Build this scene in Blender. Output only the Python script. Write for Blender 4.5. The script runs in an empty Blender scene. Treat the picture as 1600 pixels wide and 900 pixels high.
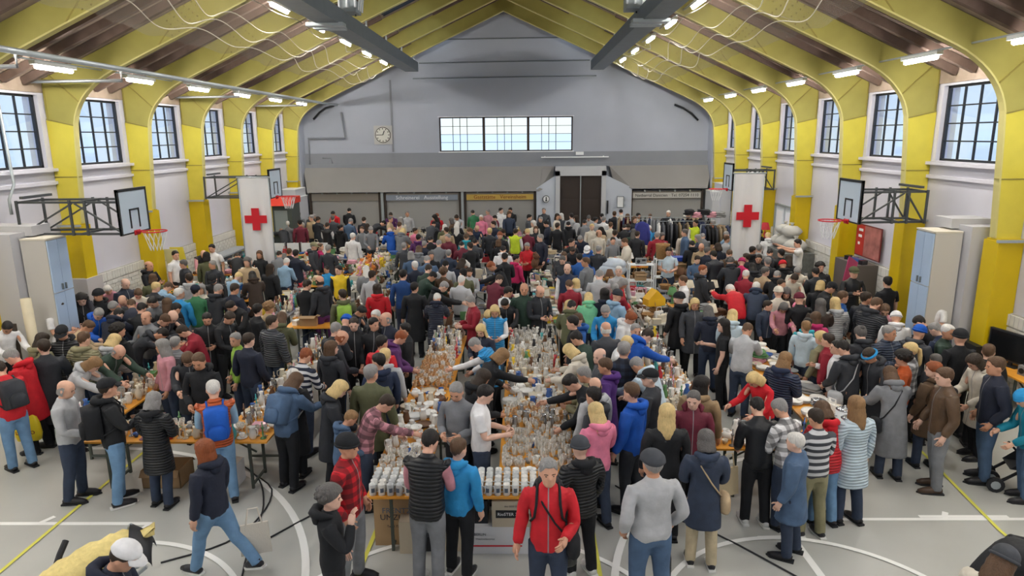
import bpy, bmesh, math, random
import numpy as np
from mathutils import Vector, Matrix
random.seed(7); rng = np.random.RandomState(7)
sc = bpy.context.scene
col = sc.collection
R = math.radians; PI = math.pi

# ---------------- camera, sky, exposure ----------------
CAMH = 4.9
cam = bpy.data.cameras.new('camera'); camo = bpy.data.objects.new('camera', cam); col.objects.link(camo)
cam.sensor_width = 36.0; cam.lens = 1054.83/1600*36.0; cam.clip_end = 200
_th, _yaw, _roll = 0.22226, -0.01719, -0.00876
_f = Vector((math.sin(_yaw)*math.cos(_th), math.cos(_yaw)*math.cos(_th), -math.sin(_th)))
_r0 = Vector((math.cos(_yaw), -math.sin(_yaw), 0)); _u0 = _r0.cross(_f)
_r = _r0*math.cos(_roll)+_u0*math.sin(_roll); _u = _u0*math.cos(_roll)-_r0*math.sin(_roll)
camo.matrix_world = Matrix(((_r.x,_u.x,-_f.x,0),(_r.y,_u.y,-_f.y,0),(_r.z,_u.z,-_f.z,CAMH),(0,0,0,1)))
sc.camera = camo
def ray(x, y): return _f*1054.83+_r*(x-800)-_u*(y-450)
def at(x, y, axis, v):            # photo measurement -> world point on a plane
    d = ray(x, y); o = Vector((0,0,CAMH)); t = (v-o[axis])/d[axis]; return o+d*t

w = bpy.data.worlds.new('overcast_sky'); sc.world = w; w.use_nodes = True
nt = w.node_tree; bg = nt.nodes['Background']
tc = nt.nodes.new('ShaderNodeTexCoord'); sep = nt.nodes.new('ShaderNodeSeparateXYZ'); rmp = nt.nodes.new('ShaderNodeValToRGB')
nt.links.new(tc.outputs['Generated'], sep.inputs[0]); nt.links.new(sep.outputs['Z'], rmp.inputs[0]); nt.links.new(rmp.outputs[0], bg.inputs[0])
rmp.color_ramp.elements[0].position = 0.0; rmp.color_ramp.elements[0].color = (0.62,0.75,0.93,1)
rmp.color_ramp.elements[1].position = 0.6; rmp.color_ramp.elements[1].color = (0.70,0.82,0.97,1)
bg.inputs['Strength'].default_value = 1.05
LAMP = 125.0        # strength of the fluorescent tubes
sc.view_settings.view_transform = 'Standard'; sc.view_settings.look = 'None'
sc.view_settings.gamma = 1.0; sc.view_settings.use_curve_mapping = False
sc.view_settings.exposure = 0.55
try:
    sc.cycles.use_denoising = True; sc.cycles.max_bounces = 8; sc.cycles.diffuse_bounces = 4
    sc.cycles.transparent_max_bounces = 40; sc.cycles.sample_clamp_indirect = 4.0
except Exception: pass

# ---------------- materials ----------------
def lin(c):
    if isinstance(c, str):
        c = c.lstrip('#'); c = [int(c[i:i+2],16)/255 for i in (0,2,4)]
    return tuple((x/12.92 if x <= .04045 else ((x+.055)/1.055)**2.4) for x in c)
MATS = {}
def mat(name, c, rough=.6, metal=0., noise=0., nscale=6., bump=0., emit=None, alpha=None, spec=.4, objcol=False, coord='Object'):
    if name in MATS: return MATS[name]
    m = bpy.data.materials.new(name); m.use_nodes = True; n = m.node_tree; b = n.nodes['Principled BSDF']
    c4 = (*lin(c), 1) if not isinstance(c, tuple) or len(c) == 3 else c
    b.inputs['Base Color'].default_value = c4; b.inputs['Roughness'].default_value = rough; b.inputs['Metallic'].default_value = metal
    b.inputs['Specular IOR Level'].default_value = spec
    src = None
    if objcol:
        oi = n.nodes.new('ShaderNodeObjectInfo'); src = oi.outputs['Color']; n.links.new(src, b.inputs['Base Color'])
    if noise or bump:
        t = n.nodes.new('ShaderNodeTexCoord'); nz = n.nodes.new('ShaderNodeTexNoise'); nz.inputs['Scale'].default_value = nscale; nz.inputs['Detail'].default_value = 4
        n.links.new(t.outputs[coord], nz.inputs['Vector'])
    if noise:
        mx = n.nodes.new('ShaderNodeMix'); mx.data_type = 'RGBA'; mx.blend_type = 'MULTIPLY'; mx.inputs[0].default_value = 1
        mr = n.nodes.new('ShaderNodeMapRange'); mr.inputs[1].default_value = .25; mr.inputs[2].default_value = .75; mr.inputs[3].default_value = 1-noise; mr.inputs[4].default_value = 1+noise*.4
        n.links.new(nz.outputs[0], mr.inputs[0]); n.links.new(mr.outputs[0], mx.inputs[7])
        if src is not None: n.links.new(src, mx.inputs[6])
        else: mx.inputs[6].default_value = c4
        n.links.new(mx.outputs[2], b.inputs['Base Color'])
    if bump:
        bp = n.nodes.new('ShaderNodeBump'); bp.inputs['Strength'].default_value = bump; bp.inputs['Distance'].default_value = .02
        n.links.new(nz.outputs[0], bp.inputs['Height']); n.links.new(bp.outputs[0], b.inputs['Normal'])
    if emit: b.inputs['Emission Color'].default_value = (*lin(c),1); b.inputs['Emission Strength'].default_value = emit
    if alpha is not None: b.inputs['Alpha'].default_value = alpha
    MATS[name] = m; return m
def glassmat(name, c, amount=.12, rough=.05):
    m = bpy.data.materials.new(name); m.use_nodes = True; n = m.node_tree; n.nodes.clear()
    o = n.nodes.new('ShaderNodeOutputMaterial'); tr = n.nodes.new('ShaderNodeBsdfTransparent'); gl = n.nodes.new('ShaderNodeBsdfGlossy')
    tr.inputs[0].default_value = (*lin(c),1); gl.inputs['Roughness'].default_value = rough
    fr = n.nodes.new('ShaderNodeLayerWeight'); fr.inputs['Blend'].default_value = amount
    mx = n.nodes.new('ShaderNodeMixShader'); n.links.new(fr.outputs['Facing'], mx.inputs[0]); n.links.new(tr.outputs[0], mx.inputs[1]); n.links.new(gl.outputs[0], mx.inputs[2]); n.links.new(mx.outputs[0], o.inputs[0])
    MATS[name] = m; return m

M_yel = mat('yellow_steel_paint', '#d4c548', .45, noise=.08, nscale=3)
M_yel2 = mat('deep_yellow_steel_paint', '#d0b40c', .4, noise=.06, nscale=3)
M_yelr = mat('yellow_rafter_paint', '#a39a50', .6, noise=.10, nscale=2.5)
M_flange = mat('pale_flange_edge', '#c9c07c', .5)
M_seam = mat('steel_seam', '#8f8340', .6)
M_wall = mat('pale_lilac_plaster', '#cfced8', .85, noise=.05, nscale=1.2)
M_wallup = mat('grey_blue_plaster', '#abb1be', .9, noise=.06, nscale=.8)
M_band = mat('grey_ledge_plaster', '#8b8f97', .9, noise=.05, nscale=1)
M_canopy = mat('grey_canopy', '#8b8988', .8, noise=.05, nscale=1)
M_brick = mat('white_painted_brick', '#dcdad4', .8, noise=.10, nscale=5, bump=.2)
M_mortar = mat('grey_mortar', '#a9a7a2', .9)
M_board = mat('brown_roof_boards', '#9c8b7b', .85, noise=.25, nscale=4)
M_rafter = mat('dark_timber_rafter', '#66544b', .8, noise=.25, nscale=5)
M_steel = mat('dark_grey_steel', '#6b7378', .5, noise=.1, nscale=4)
M_galv = mat('galvanised_steel', '#aab2b6', .4, .4)
M_black = mat('black_metal', '#26282b', .5)
M_frame = mat('black_window_bar', '#20242c', .5)
M_white = mat('white_enamel', '#e9ecee', .4)
M_dark = mat('dark_brown_post', '#3b322c', .6)
M_cabf = mat('pale_blue_cabinet_door', '#b4cbe6', .4)
M_cab = mat('grey_cabinet_side', '#c3c0ba', .6)
M_net = mat('white_net', '#d8d2c4', .9, alpha=.24)
M_cord = mat('net_edge_cord', '#d8d2c4', .9, alpha=.6)
M_tube = mat('fluorescent_tube', '#fffaf2', .4, emit=LAMP)
M_lampbody = mat('luminaire_body', '#d9dcda', .5)
M_line = mat('white_court_line', '#f2f2ee', .6)
M_yline = mat('yellow_court_line', '#d9d65a', .6)
M_cable = mat('black_cable', '#2c2d30', .7)
M_red = mat('red_enamel', '#d02030', .5)
M_wood = mat('orange_beer_table_top', '#e9a23a', .4, noise=.12, nscale=8)
M_leg = mat('green_grey_table_leg', '#4c534c', .5)
M_pane = glassmat('clear_window_pane', '#f4f9ff', .15)
M_panec = glassmat('cream_coated_pane', '#fffaee', .06)

# ---------------- mesh helpers ----------------
class MB:
    def __init__(s): s.v=[]; s.f=[]; s.m=[]
    def add(s, vs, fs, m=0):
        o=len(s.v); s.v += [tuple(p) for p in vs]; s.f += [tuple(i+o for i in f) for f in fs]; s.m += [m]*len(fs)
    def box(s, x0,x1,y0,y1,z0,z1,m=0):
        if x0>x1: x0,x1=x1,x0
        if y0>y1: y0,y1=y1,y0
        s.add([(x0,y0,z0),(x1,y0,z0),(x1,y1,z0),(x0,y1,z0),(x0,y0,z1),(x1,y0,z1),(x1,y1,z1),(x0,y1,z1)],
              [(0,3,2,1),(4,5,6,7),(0,1,5,4),(1,2,6,5),(2,3,7,6),(3,0,4,7)],m)
    def bar(s, a, b, w, h=None, m=0, up=(0,0,1)):
        a=Vector(a); b=Vector(b); h=h or w; d=(b-a).normalized(); u=Vector(up)
        if abs(d.dot(u))>.98: u=Vector((1,0,0))
        r=d.cross(u).normalized()*w/2; t=r.cross(d).normalized()*h/2
        s.add([a-r-t,a+r-t,a+r+t,a-r+t,b-r-t,b+r-t,b+r+t,b-r+t],[(0,3,2,1)[::-1],(4,5,6,7)[::-1],(0,1,5,4)[::-1],(1,2,6,5)[::-1],(2,3,7,6)[::-1],(3,0,4,7)[::-1]],m)
    def tube(s, pts, r, n=8, m=0, cap=True):
        pts=[Vector(p) for p in pts]; rs=r if isinstance(r,(list,tuple)) else [r]*len(pts)
        o=len(s.v); pu=None
        for i,p in enumerate(pts):
            d=((pts[min(i+1,len(pts)-1)]-pts[max(i-1,0)])).normalized()
            u=Vector((0,0,1)) if pu is None else pu
            if abs(d.dot(u))>.97: u=Vector((1,0,0)) if abs(d.x)<.9 else Vector((0,1,0))
            a=d.cross(u).normalized(); b=a.cross(d).normalized(); pu=b
            for k in range(n):
                t=2*PI*k/n; s.v.append(tuple(p+(a*math.cos(t)+b*math.sin(t))*rs[i]))
        for i in range(len(pts)-1):
            for k in range(n):
                s.f.append((o+i*n+k,o+i*n+(k+1)%n,o+(i+1)*n+(k+1)%n,o+(i+1)*n+k)); s.m.append(m)
        if cap:
            s.f.append(tuple(o+k for k in range(n))[::-1]); s.m.append(m)
            s.f.append(tuple(o+(len(pts)-1)*n+k for k in range(n))); s.m.append(m)
    def lathe(s, prof, n=12, c=(0,0,0), m=0, cap0=True, cap1=True, sx=1, sy=1):
        o=len(s.v)
        for r,z in prof:
            for k in range(n):
                t=2*PI*k/n; s.v.append((c[0]+r*sx*math.cos(t),c[1]+r*sy*math.sin(t),c[2]+z))
        for i in range(len(prof)-1):
            for k in range(n):
                s.f.append((o+i*n+k,o+i*n+(k+1)%n,o+(i+1)*n+(k+1)%n,o+(i+1)*n+k)); s.m.append(m)
        if cap0: s.f.append(tuple(o+k for k in range(n))[::-1]); s.m.append(m)
        if cap1: s.f.append(tuple(o+(len(prof)-1)*n+k for k in range(n))); s.m.append(m)
    def prism(s, poly, y0, y1, m=0, plane='xz'):
        n=len(poly); o=len(s.v)
        for yy in (y0,y1):
            for a,b in poly: s.v.append((a,yy,b) if plane=='xz' else ((yy,a,b) if plane=='yz' else (a,b,yy)))
        s.f.append(tuple(o+i for i in range(n))); s.m.append(m)
        s.f.append(tuple(o+n+i for i in range(n))[::-1]); s.m.append(m)
        for i in range(n):
            j=(i+1)%n; s.f.append((o+i,o+n+i,o+n+j,o+j)); s.m.append(m)
    def mesh(s, name, mats, smooth=False):
        me=bpy.data.meshes.new(name); me.from_pydata(s.v,[],s.f)
        for mm in (mats if isinstance(mats,(list,tuple)) else [mats]): me.materials.append(mm)
        if any(s.m): me.polygons.foreach_set('material_index', s.m)
        if smooth: me.polygons.foreach_set('use_smooth',[True]*len(me.polygons))
        me.update(); return me
    def build(s, name, mats, parent=None, smooth=False, loc=None, rz=None):
        return link(name, s.mesh(name, mats, smooth), parent, loc, rz)
def link(name, me, parent=None, loc=None, rz=None):
    o=bpy.data.objects.new(name, me); col.objects.link(o)
    if parent is not None: o.parent=parent
    if loc is not None: o.location=loc
    if rz is not None: o.rotation_euler=(0,0,rz)
    return o
def fixn(o):
    bm=bmesh.new(); bm.from_mesh(o.data); bmesh.ops.recalc_face_normals(bm, faces=bm.faces); bm.to_mesh(o.data); bm.free(); return o
def tag(o, label=None, cat=None, group=None, kind=None):
    if label: o['label']=label
    if cat: o['category']=cat
    if group: o['group']=group
    if kind: o['kind']=kind
    return o
def empty(name, loc=(0,0,0), rz=0, label=None, cat=None, group=None):
    o=bpy.data.objects.new(name,None); col.objects.link(o); o.location=loc; o.rotation_euler=(0,0,rz); o.empty_display_size=.1
    return tag(o,label,cat,group)
def struct(o, label=None): o['kind']='structure'; (label and o.__setitem__('label',label)); return o
def text(name, s, size, loc, rot, m, parent, extr=.004, align='CENTER', sx=1.0):
    c=bpy.data.curves.new(name,'FONT'); c.body=s; c.size=size; c.extrude=extr; c.align_x=align; c.align_y='CENTER'; c.resolution_u=2
    c.materials.append(m); tmp=bpy.data.objects.new(name,c); col.objects.link(tmp)
    dg=bpy.context.evaluated_depsgraph_get(); me=bpy.data.meshes.new_from_object(tmp.evaluated_get(dg)); bpy.data.objects.remove(tmp)
    o=link(name,me,parent,loc); o.rotation_euler=rot; o.scale=(sx,1,1); return o

# ---------------- the hall ----------------
CX=-0.8; HW=9.9; XL=CX-HW; XR=CX+HW; Y0=-4.0; YB=31.9; PY=3.08
def KY(k): return 15.5+PY*k
ZI=lambda u: 10.12-.455*u          # lower edge of the rafters
ZR=lambda u: 10.70-.455*u          # underside of the roof boards

fl=MB(); fl.box(XL-.3,XR+.3,Y0,YB+.3,-.2,0); 
def floor_mat():
    m=mat('grey_sports_floor','#b7b8b2',.34,noise=.10,nscale=.9,coord='Object',spec=.5); return m
floor=struct(fl.build('floor',floor_mat()),'grey resin sports floor with white and yellow court lines')
def arc(cx,cy,r,a0,a1,n=40): return [(cx+r*math.cos(a0+(a1-a0)*i/n),cy+r*math.sin(a0+(a1-a0)*i/n)) for i in range(n+1)]
_fl=[.002]
def floorline(pts,wd,m):
    _fl[0]+=.0006; z=_fl[0]; b=MB(); P=[Vector((p[0],p[1])) for p in pts]; L=[];
    for i,p in enumerate(P):
        d=(P[min(i+1,len(P)-1)]-P[max(i-1,0)]).normalized(); nn=Vector((-d.y,d.x))*wd/2; L.append((p-nn,p+nn))
    vs=[];fs=[]
    for a,c in L: vs+= [(a.x,a.y,z),(c.x,c.y,z)]
    for i in range(len(L)-1): fs.append((2*i,2*i+2,2*i+3,2*i+1))
    b.add(vs,fs); return b.build('court_line',m,floor)
floorline([(-10.4,7.83),(-4.87,7.84)],.07,M_line); floorline([(3.31,7.95),(8.8,7.97)],.06,M_line)
floorline([(5.15,8.02),(6.3,8.02)],.06,M_line); floorline([(-4.87,7.86),(-5.05,7.1)],.09,M_line)
floorline([(3.31,7.95),(3.40,5.8)],.09,M_line); floorline([(2.9,7.54),(3.32,7.56)],.06,M_line)
for x in (-7.9,-6.35): floorline([(x,7.83),(x+.1,8.0)],.07,M_line)
for x in (4.3,5.45): floorline([(x,7.97),(x+.1,8.12)],.07,M_line)
floorline(arc(-6.73,5.64,4.37,R(-20),R(100)),.09,M_line); floorline(arc(4.67,6.15,3.70,R(90),R(200)),.09,M_line)
floorline(arc(3.09,5.82,1.71,R(20),R(170)),.07,M_line); floorline(arc(-4.76,5.56,1.86,R(10),R(100)),.07,M_line)
floorline(arc(-.55,5.3,2.3,R(20),R(160)),.07,M_line)
floorline([(-6.09,4.5),(-6.09,13.5)],.045,M_yline); floorline([(5.95,6.0),(5.97,7.7),(6.3,10.4),(6.5,12.5)],.045,M_yline)
floorline([(-1.93,5.6),(-1.88,8.2)],.05,M_yline); floorline([(.85,5.6),(.87,8.9)],.05,M_yline)
cab_pts=[[(-3.0,6.0),(-3.3,7.0),(-3.43,7.67),(-3.56,8.28),(-3.89,8.98),(-4.4,9.5)],[(-3.2,7.5),(-2.6,8.3),(-1.9,8.9)],
 [(-4.3,7.0),(-3.7,7.4),(-3.5,8.0),(-3.6,8.7),(-4.1,9.2)],[(1.6,6.6),(1.75,7.3),(1.72,8.1),(1.3,8.8)],[(1.72,8.1),(2.4,7.6),(3.2,6.6),(3.6,6.1)]]
cab_lab=['thin black cable snaking over the grey floor left of the plaid shirt','black cable running diagonally toward the mug table','looped black cable beside the large white circle on the left','curved black cable behind the man in grey sweater','straight black cable crossing the small white circle on the right']
for p,l in zip(cab_pts,cab_lab):
    b=MB(); q=[]
    for i in range(len(p)-1):
        for t in (0,.25,.5,.75):
            P0=p[max(i-1,0)];P1=p[i];P2=p[i+1];P3=p[min(i+2,len(p)-1)]
            q.append(tuple(.5*((2*P1[j])+(-P0[j]+P2[j])*t+(2*P0[j]-5*P1[j]+4*P2[j]-P3[j])*t*t+(-P0[j]+3*P1[j]-3*P2[j]+P3[j])*t**3) for j in (0,1)))
    q.append(p[-1]); b.tube([(x,y,.012) for x,y in q],.011,6); tag(b.build('floor_cable',M_cable,smooth=True),l,'cable')

# side walls with window openings, one bay at a time
WB,WT=4.28,5.86
win_n=0
def sidewall(side):
    global win_n
    sgn=-1 if side=='left' else 1
    xin=XL if sgn<0 else XR; xo=xin+sgn*.35
    b=MB(); zt=6.6
    b.box(xin,xo,Y0,YB+.3,0,WB)
    b.box(xin,xo,Y0,YB+.3,WT,zt)
    ks=range(-5,6)
    e=[Y0]
    for k in range(-6,5): 
        a=KY(k)+.21; c=KY(k+1)-.21
        if a<Y0: continue
        b.box(xin,xo,e[-1],a,WB,WT); e.append(c)
    b.box(xin,xo,e[-1],YB+.3,WB,WT)
    wall=struct(b.build('wall_'+side,M_wall),'pale plastered '+side+' side wall over white painted brick')
    # mouldings
    t=MB(); t.box(xin-sgn*.12,xin,Y0,YB,WB-.09,WB-.02); t.box(xin-sgn*.07,xin,Y0,YB,3.9,3.97); struct(t.build('trim_%d'%(1 if sgn<0 else 2),M_wall))
    t=MB(); t.box(xin-sgn*.03,xin,Y0,YB,WT+.05,zt+.1); struct(t.build('eaves_boarding',M_board),'brown timber boarding above the windows')
    # brick dado
    m=MB(); m.box(xin-sgn*.05,xin,Y0,YB,0,1.60); m.build('dado_backing',M_mortar,wall)
    bm_=MB(); bm_.box(-.035,.035,-.115,.115,-.045,.045); bme=bm_.mesh('brick',M_brick)
    sm_=MB(); sm_.box(-.035,.035,-.05,.05,-.105,.105); sme=sm_.mesh('brick',M_brick)
    far=MB(); cnt=0
    for r_ in range(15):
        z=1.56-.1*r_ -(.18 if r_>0 else .06)
        if z<.06: break
        if r_==0:
            y=11.0
            while y<YB-.2:
                if y<21 and cnt<300: o=link('brick',sme,wall,(xin-sgn*(.055+random.uniform(0,.008)),y,1.48)); cnt+=1
                else: far.box(xin-sgn*.08,xin-sgn*.05,y-.05,y+.05,1.375,1.585)
                y+=.115
        else:
            y=11.0+(r_%2)*.12
            while y<YB-.2:
                if y<19.5 and z>.85 and cnt<290: o=link('brick',bme,wall,(xin-sgn*(.05+random.uniform(0,.012)),y,z+.02)); cnt+=1
                else: far.box(xin-sgn*.08,xin-sgn*.05,y-.112,y+.112,z-.025,z+.065)
                y+=.245
    fo=far.build('brick_courses',M_brick,wall); fo['kind']='stuff'
    # windows
    NC,NR=5,4
    for k in range(-6,5):
        a=KY(k)+.21; c=KY(k+1)-.21
        if a<Y0: continue
        win_n+=1
        xw=xin+sgn*.12
        f=MB(); th=.05
        f.box(xw-.03,xw+.03,a,a+.07,WB,WT); f.box(xw-.03,xw+.03,c-.07,c,WB,WT); f.box(xw-.03,xw+.03,a,c,WB,WB+.05); f.box(xw-.03,xw+.03,a,c,WT-.05,WT)
        fr=struct(f.build('window_%d'%win_n,M_frame),'black steel framed hall window with twenty panes')
        pw=(c-a-.1)/NC; ph=(WT-WB-.1)/NR
        if k<-2:
            p=MB(); p.box(xw-.004,xw+.004,a+.05,c-.05,WB+.05,WT-.05); p.build('pane',M_pane,fr)
        else:
            if 'pane' not in sidewall.__dict__:
                p=MB(); p.box(-.003,.003,-pw/2+.01,pw/2-.01,-ph/2+.01,ph/2-.01); sidewall.pane=p.mesh('pane',M_pane)
                p=MB(); p.box(-.02,.02,-.018,.018,-(WT-WB)/2,(WT-WB)/2); sidewall.vb=p.mesh('glazing_bar',M_frame)
                p=MB(); p.box(-.018,.018,-(c-a)/2,(c-a)/2,-.014,.014); sidewall.hb=p.mesh('glazing_bar',M_frame)
            for i in range(NC):
                for j in range(NR): link('pane',sidewall.pane,fr,(xw,a+.05+pw*(i+.5),WB+.05+ph*(j+.5)))
            for i in range(1,NC): link('glazing_bar',sidewall.vb,fr,(xw,a+.05+pw*i,(WB+WT)/2))
            for j in range(1,NR): link('glazing_bar',sidewall.hb,fr,(xw,(a+c)/2,WB+.05+ph*j))
    return wall
wallL=sidewall('left'); wallR=sidewall('right')

# roof boards with skylight strips either side of the ridge
b=MB()
def roofstrip(b,u0,u1,s,y0,y1):
    x0=CX+s*u0; x1=CX+s*u1
    v=[(x0,y0,ZR(u0)),(x1,y0,ZR(u1)),(x1,y1,ZR(u1)),(x0,y1,ZR(u0))]; v+=[(a,c,z+.12) for a,c,z in v]
    b.add(v,[(0,1,2,3),(7,6,5,4),(0,4,5,1),(1,5,6,2),(2,6,7,3),(3,7,4,0)])
SK0,SK1=2.6,3.95
for s in (-1,1):
    roofstrip(b,0,SK0,s,Y0,YB+.3); roofstrip(b,SK1,HW+.35,s,Y0,YB+.3)
    for k in range(-6,6): roofstrip(b,SK0,SK1,s,KY(k)-.2,KY(k)+.2)
ceiling=struct(fixn(b.build('ceiling',M_board)),'brown boarded pitched roof between the yellow arches')
for s in (-1,1):
    for k in range(-6,5):
        p=MB(); y0=KY(k)+.2; y1=KY(k+1)-.2; u0,u1=SK0,SK1
        v=[(CX+s*u0,y0,ZR(u0)+.08),(CX+s*u1,y0,ZR(u1)+.08),(CX+s*u1,y1,ZR(u1)+.08),(CX+s*u0,y1,ZR(u0)+.08)]; v+=[(a,c,z+.01) for a,c,z in v]
        p.add(v,[(0,1,2,3),(7,6,5,4)]); sk=struct(p.build('window_%d'%(50+k+6+20*(s>0)),M_pane),'roof skylight strip with dark glazing bars')
        if k>=0:
            for i in range(10):
                yy=y0+(y1-y0)*i/9; q=MB(); q.bar((CX+s*u0,yy,ZR(u0)+.04),(CX+s*u1,yy,ZR(u1)+.04),.05,.07); q.build('glazing_bar',M_frame,sk)
# rafters between the arches
for s in (-1,1):
    for k in range(-3,5):
        for j in range(4):
            yy=KY(k)+.62+j*.61
            if yy<8: continue
            q=MB(); q.bar((CX+s*(HW-.05),yy,ZR(HW)-.08),(CX+s*SK1,yy,ZR(SK1)-.08),.11,.16); q.build('rafter',M_rafter,ceiling)
            if k>=2:
                q=MB(); q.bar((CX+s*SK0,yy,ZR(SK0)-.08),(CX+s*.1,yy,ZR(.1)-.08),.11,.16); q.build('rafter',M_rafter,ceiling)

# arches: column, haunch and rafter in one riveted web with flanges
def bez(p0,p1,p2,n):
    return [tuple((1-t)**2*p0[i]+2*t*(1-t)*p1[i]+t*t*p2[i] for i in (0,1)) for t in [j/n for j in range(n+1)]]
inner=[(9.50,0.0),(9.42,3.0)]
up_in=[(9.42,3.0),(9.30,4.8)]+bez((9.26,5.25),(9.10,6.02),(8.05,ZI(8.05)),10)+[(4.0,ZI(4.0)),(0,ZI(0))]
ordn=['rearmost','second','third','fourth','fifth','sixth','seventh','eighth','ninth','tenth']
web=MB(); poly=[(u,z) for u,z in up_in]+[(0,ZR(0)-.02),(HW-.02,ZR(HW-.02)-.02),(HW-.02,3.0)]
web.prism(poly,-.13,.13); web_me=None
def half(s):
    d={}
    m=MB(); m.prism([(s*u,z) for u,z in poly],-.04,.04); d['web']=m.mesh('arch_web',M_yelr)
    m=MB(); 
    colp=[(9.50,0.0),(9.42,3.0),(9.30,4.8),(9.265,5.2),(HW-.01,5.32),(HW-.01,0)]
    m.prism([(s*u,z) for u,z in [(9.42,2.98),(9.30,4.8),(9.265,5.2),(HW-.01,5.32),(HW-.01,2.98)]],-.055,.055); d['upper_column']=m.mesh('upper_column',M_yel)
    m=MB(); m.prism([(s*u,z) for u,z in [(9.50,0),(9.42,2.98),(HW-.01,2.98),(HW-.01,0)]],-.15,.15); 
    m.box(s*9.46,s*9.40,-.2,.2,0,2.95); d['lower_column']=m.mesh('lower_column',M_yel2)
    m=MB(); pts=up_in
    for i in range(len(pts)-1):
        a,c=pts[i],pts[i+1]; m.bar((s*a[0],0,a[1]),(s*c[0],0,c[1]),.15,.03,up=(s*-1,0,.6))
    d['flange']=m.mesh('flange',M_flange)
    m=MB()
    for a,c in [((9.1,5.72),(9.85,6.45)),((9.28,5.2),(9.88,5.34)),((9.85,5.34),(9.85,6.35)),((7.15,ZI(7.15)+.03),(6.85,ZR(7.0)-.25))]:
        m.bar((s*a[0],0,a[1]),(s*c[0],0,c[1]),.13 if a[0]>7.2 else .10,.022,up=(0,1,0) if False else (0,0,1) if abs(a[1]-c[1])<.2 else (s,0,0))
    m.box(s*9.33,s*9.89,-.065,.065,4.05,4.07)
    d['seam']=m.mesh('seam_strip',M_seam)
    m=MB()
    for i in range(5):
        for j in range(5):
            u=6.15+i*.17+ (j%2)*.08; z=ZI(u)+.09+j*.11
            for yy in (-.042,):
                m.add([(s*(u-.018),yy,z-.018),(s*(u+.018),yy,z-.018),(s*(u+.018),yy,z+.018),(s*(u-.018),yy,z+.018),(s*u,yy-.02,z)],[(0,1,4),(1,2,4),(2,3,4),(3,0,4)])
    d['rivets']=m.mesh('rivets',M_seam)
    m=MB(); m.box(s*9.36,s*9.97,-.24,-.19,2.93,2.98); m.tube([(s*9.96,-.22,2.95),(s*9.96,-.22,3.02)],.05,8); d['bracket']=m.mesh('column_bracket',M_galv)
    return d
HM={s:half(s) for s in (-1,1)}
for me in [x for d in HM.values() for x in d.values()]:
    bm=bmesh.new(); bm.from_mesh(me); bmesh.ops.recalc_face_normals(bm,faces=bm.faces); bm.to_mesh(me); bm.free()
KS=list(range(-3,6))
for n_,k in enumerate(KS):
    r_=len(KS)-1-n_
    nm='yellow riveted steel arch spanning the hall, %s counted from the back wall'%(['nearest to it','second','third','fourth','fifth','sixth','seventh','eighth','ninth'][r_])
    e=empty('steel_arch',(CX,KY(k),0)); struct(e,nm)
    for s in (-1,1):
        for key,me in HM[s].items():
            if key=='rivets' and k<-2: continue
            o=link(me.name,me,e); 
            if key=='rivets': o['kind']='stuff'
# steel longitudinal girders hung under the arches
def girder(x0,x1,z,lab):
    e=empty('roof_girder',(0,0,0),0,lab,'girder')
    m=MB(); y0,y1=2.0,30.2
    m.box(x0,x1,y0,y1,z,z+.03); m.build('bottom_plate',M_steel,e)
    m=MB(); m.box(x0,x0+.03,y0,y1,z+.03,z+.38); m.build('side_plate',M_steel,e)
    m=MB(); m.box(x1-.03,x1,y0,y1,z+.03,z+.38); m.build('side_plate',M_steel,e)
    m=MB(); m.box(x0,x1,y1-.03,y1,z+.03,z+.3); m.build('end_plate',M_steel,e)
    for k in range(0,6):
        m=MB(); xm=(x0+x1)/2
        m.bar((xm,KY(k),z+.03),(xm,KY(k),ZI(abs(xm-CX))+.02),.05,.05); m.build('hanger',M_galv,e)
    m=MB()
    for yy in (17.3,): m.box(x0-.25,x1+.1,yy,yy+.35,z-.06,z+.02); m.box(x0-.2,x1,yy+.5,yy+.85,z-.06,z+.02)
    m.build('cross_plate',M_galv,e)
    return e
girder(-5.0,-4.45,7.6,'dark grey steel girder running lengthwise under the roof left of centre')
girder(2.92,3.47,7.6,'dark grey steel girder running lengthwise under the roof right of centre')
def hoist(x,y,z,lab):
    e=empty('hoist_motor',(x,y,z),0,lab,'hoist')
    m=MB(); m.box(-.2,.2,-.3,.3,0,.28); m.box(-.15,.0,-.2,.2,.28,.4); m.build('motor_box',M_galv,e)
    m=MB(); 
    for i in range(3): m.tube([(-.2+.2*i,-.32,.1),(-.2+.2*i,-.32,.5)],.03,8); m.tube([(.25,-.2+.2*i,.05),(.3,-.2+.2*i,.45)],.02,6)
    m.build('hoist_pipe',M_white,e)
    m=MB(); m.tube([(.1,.1,-.05),(.1,.1,.5),(-.1,.3,.6)],.02,6); m.build('hoist_cable',M_black,e)
hoist(-4.35,18.2,7.95,'grey hoist motor with pipes on the left roof girder'); hoist(2.8,18.2,7.95,'grey hoist motor with pipes on the right roof girder')

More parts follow.
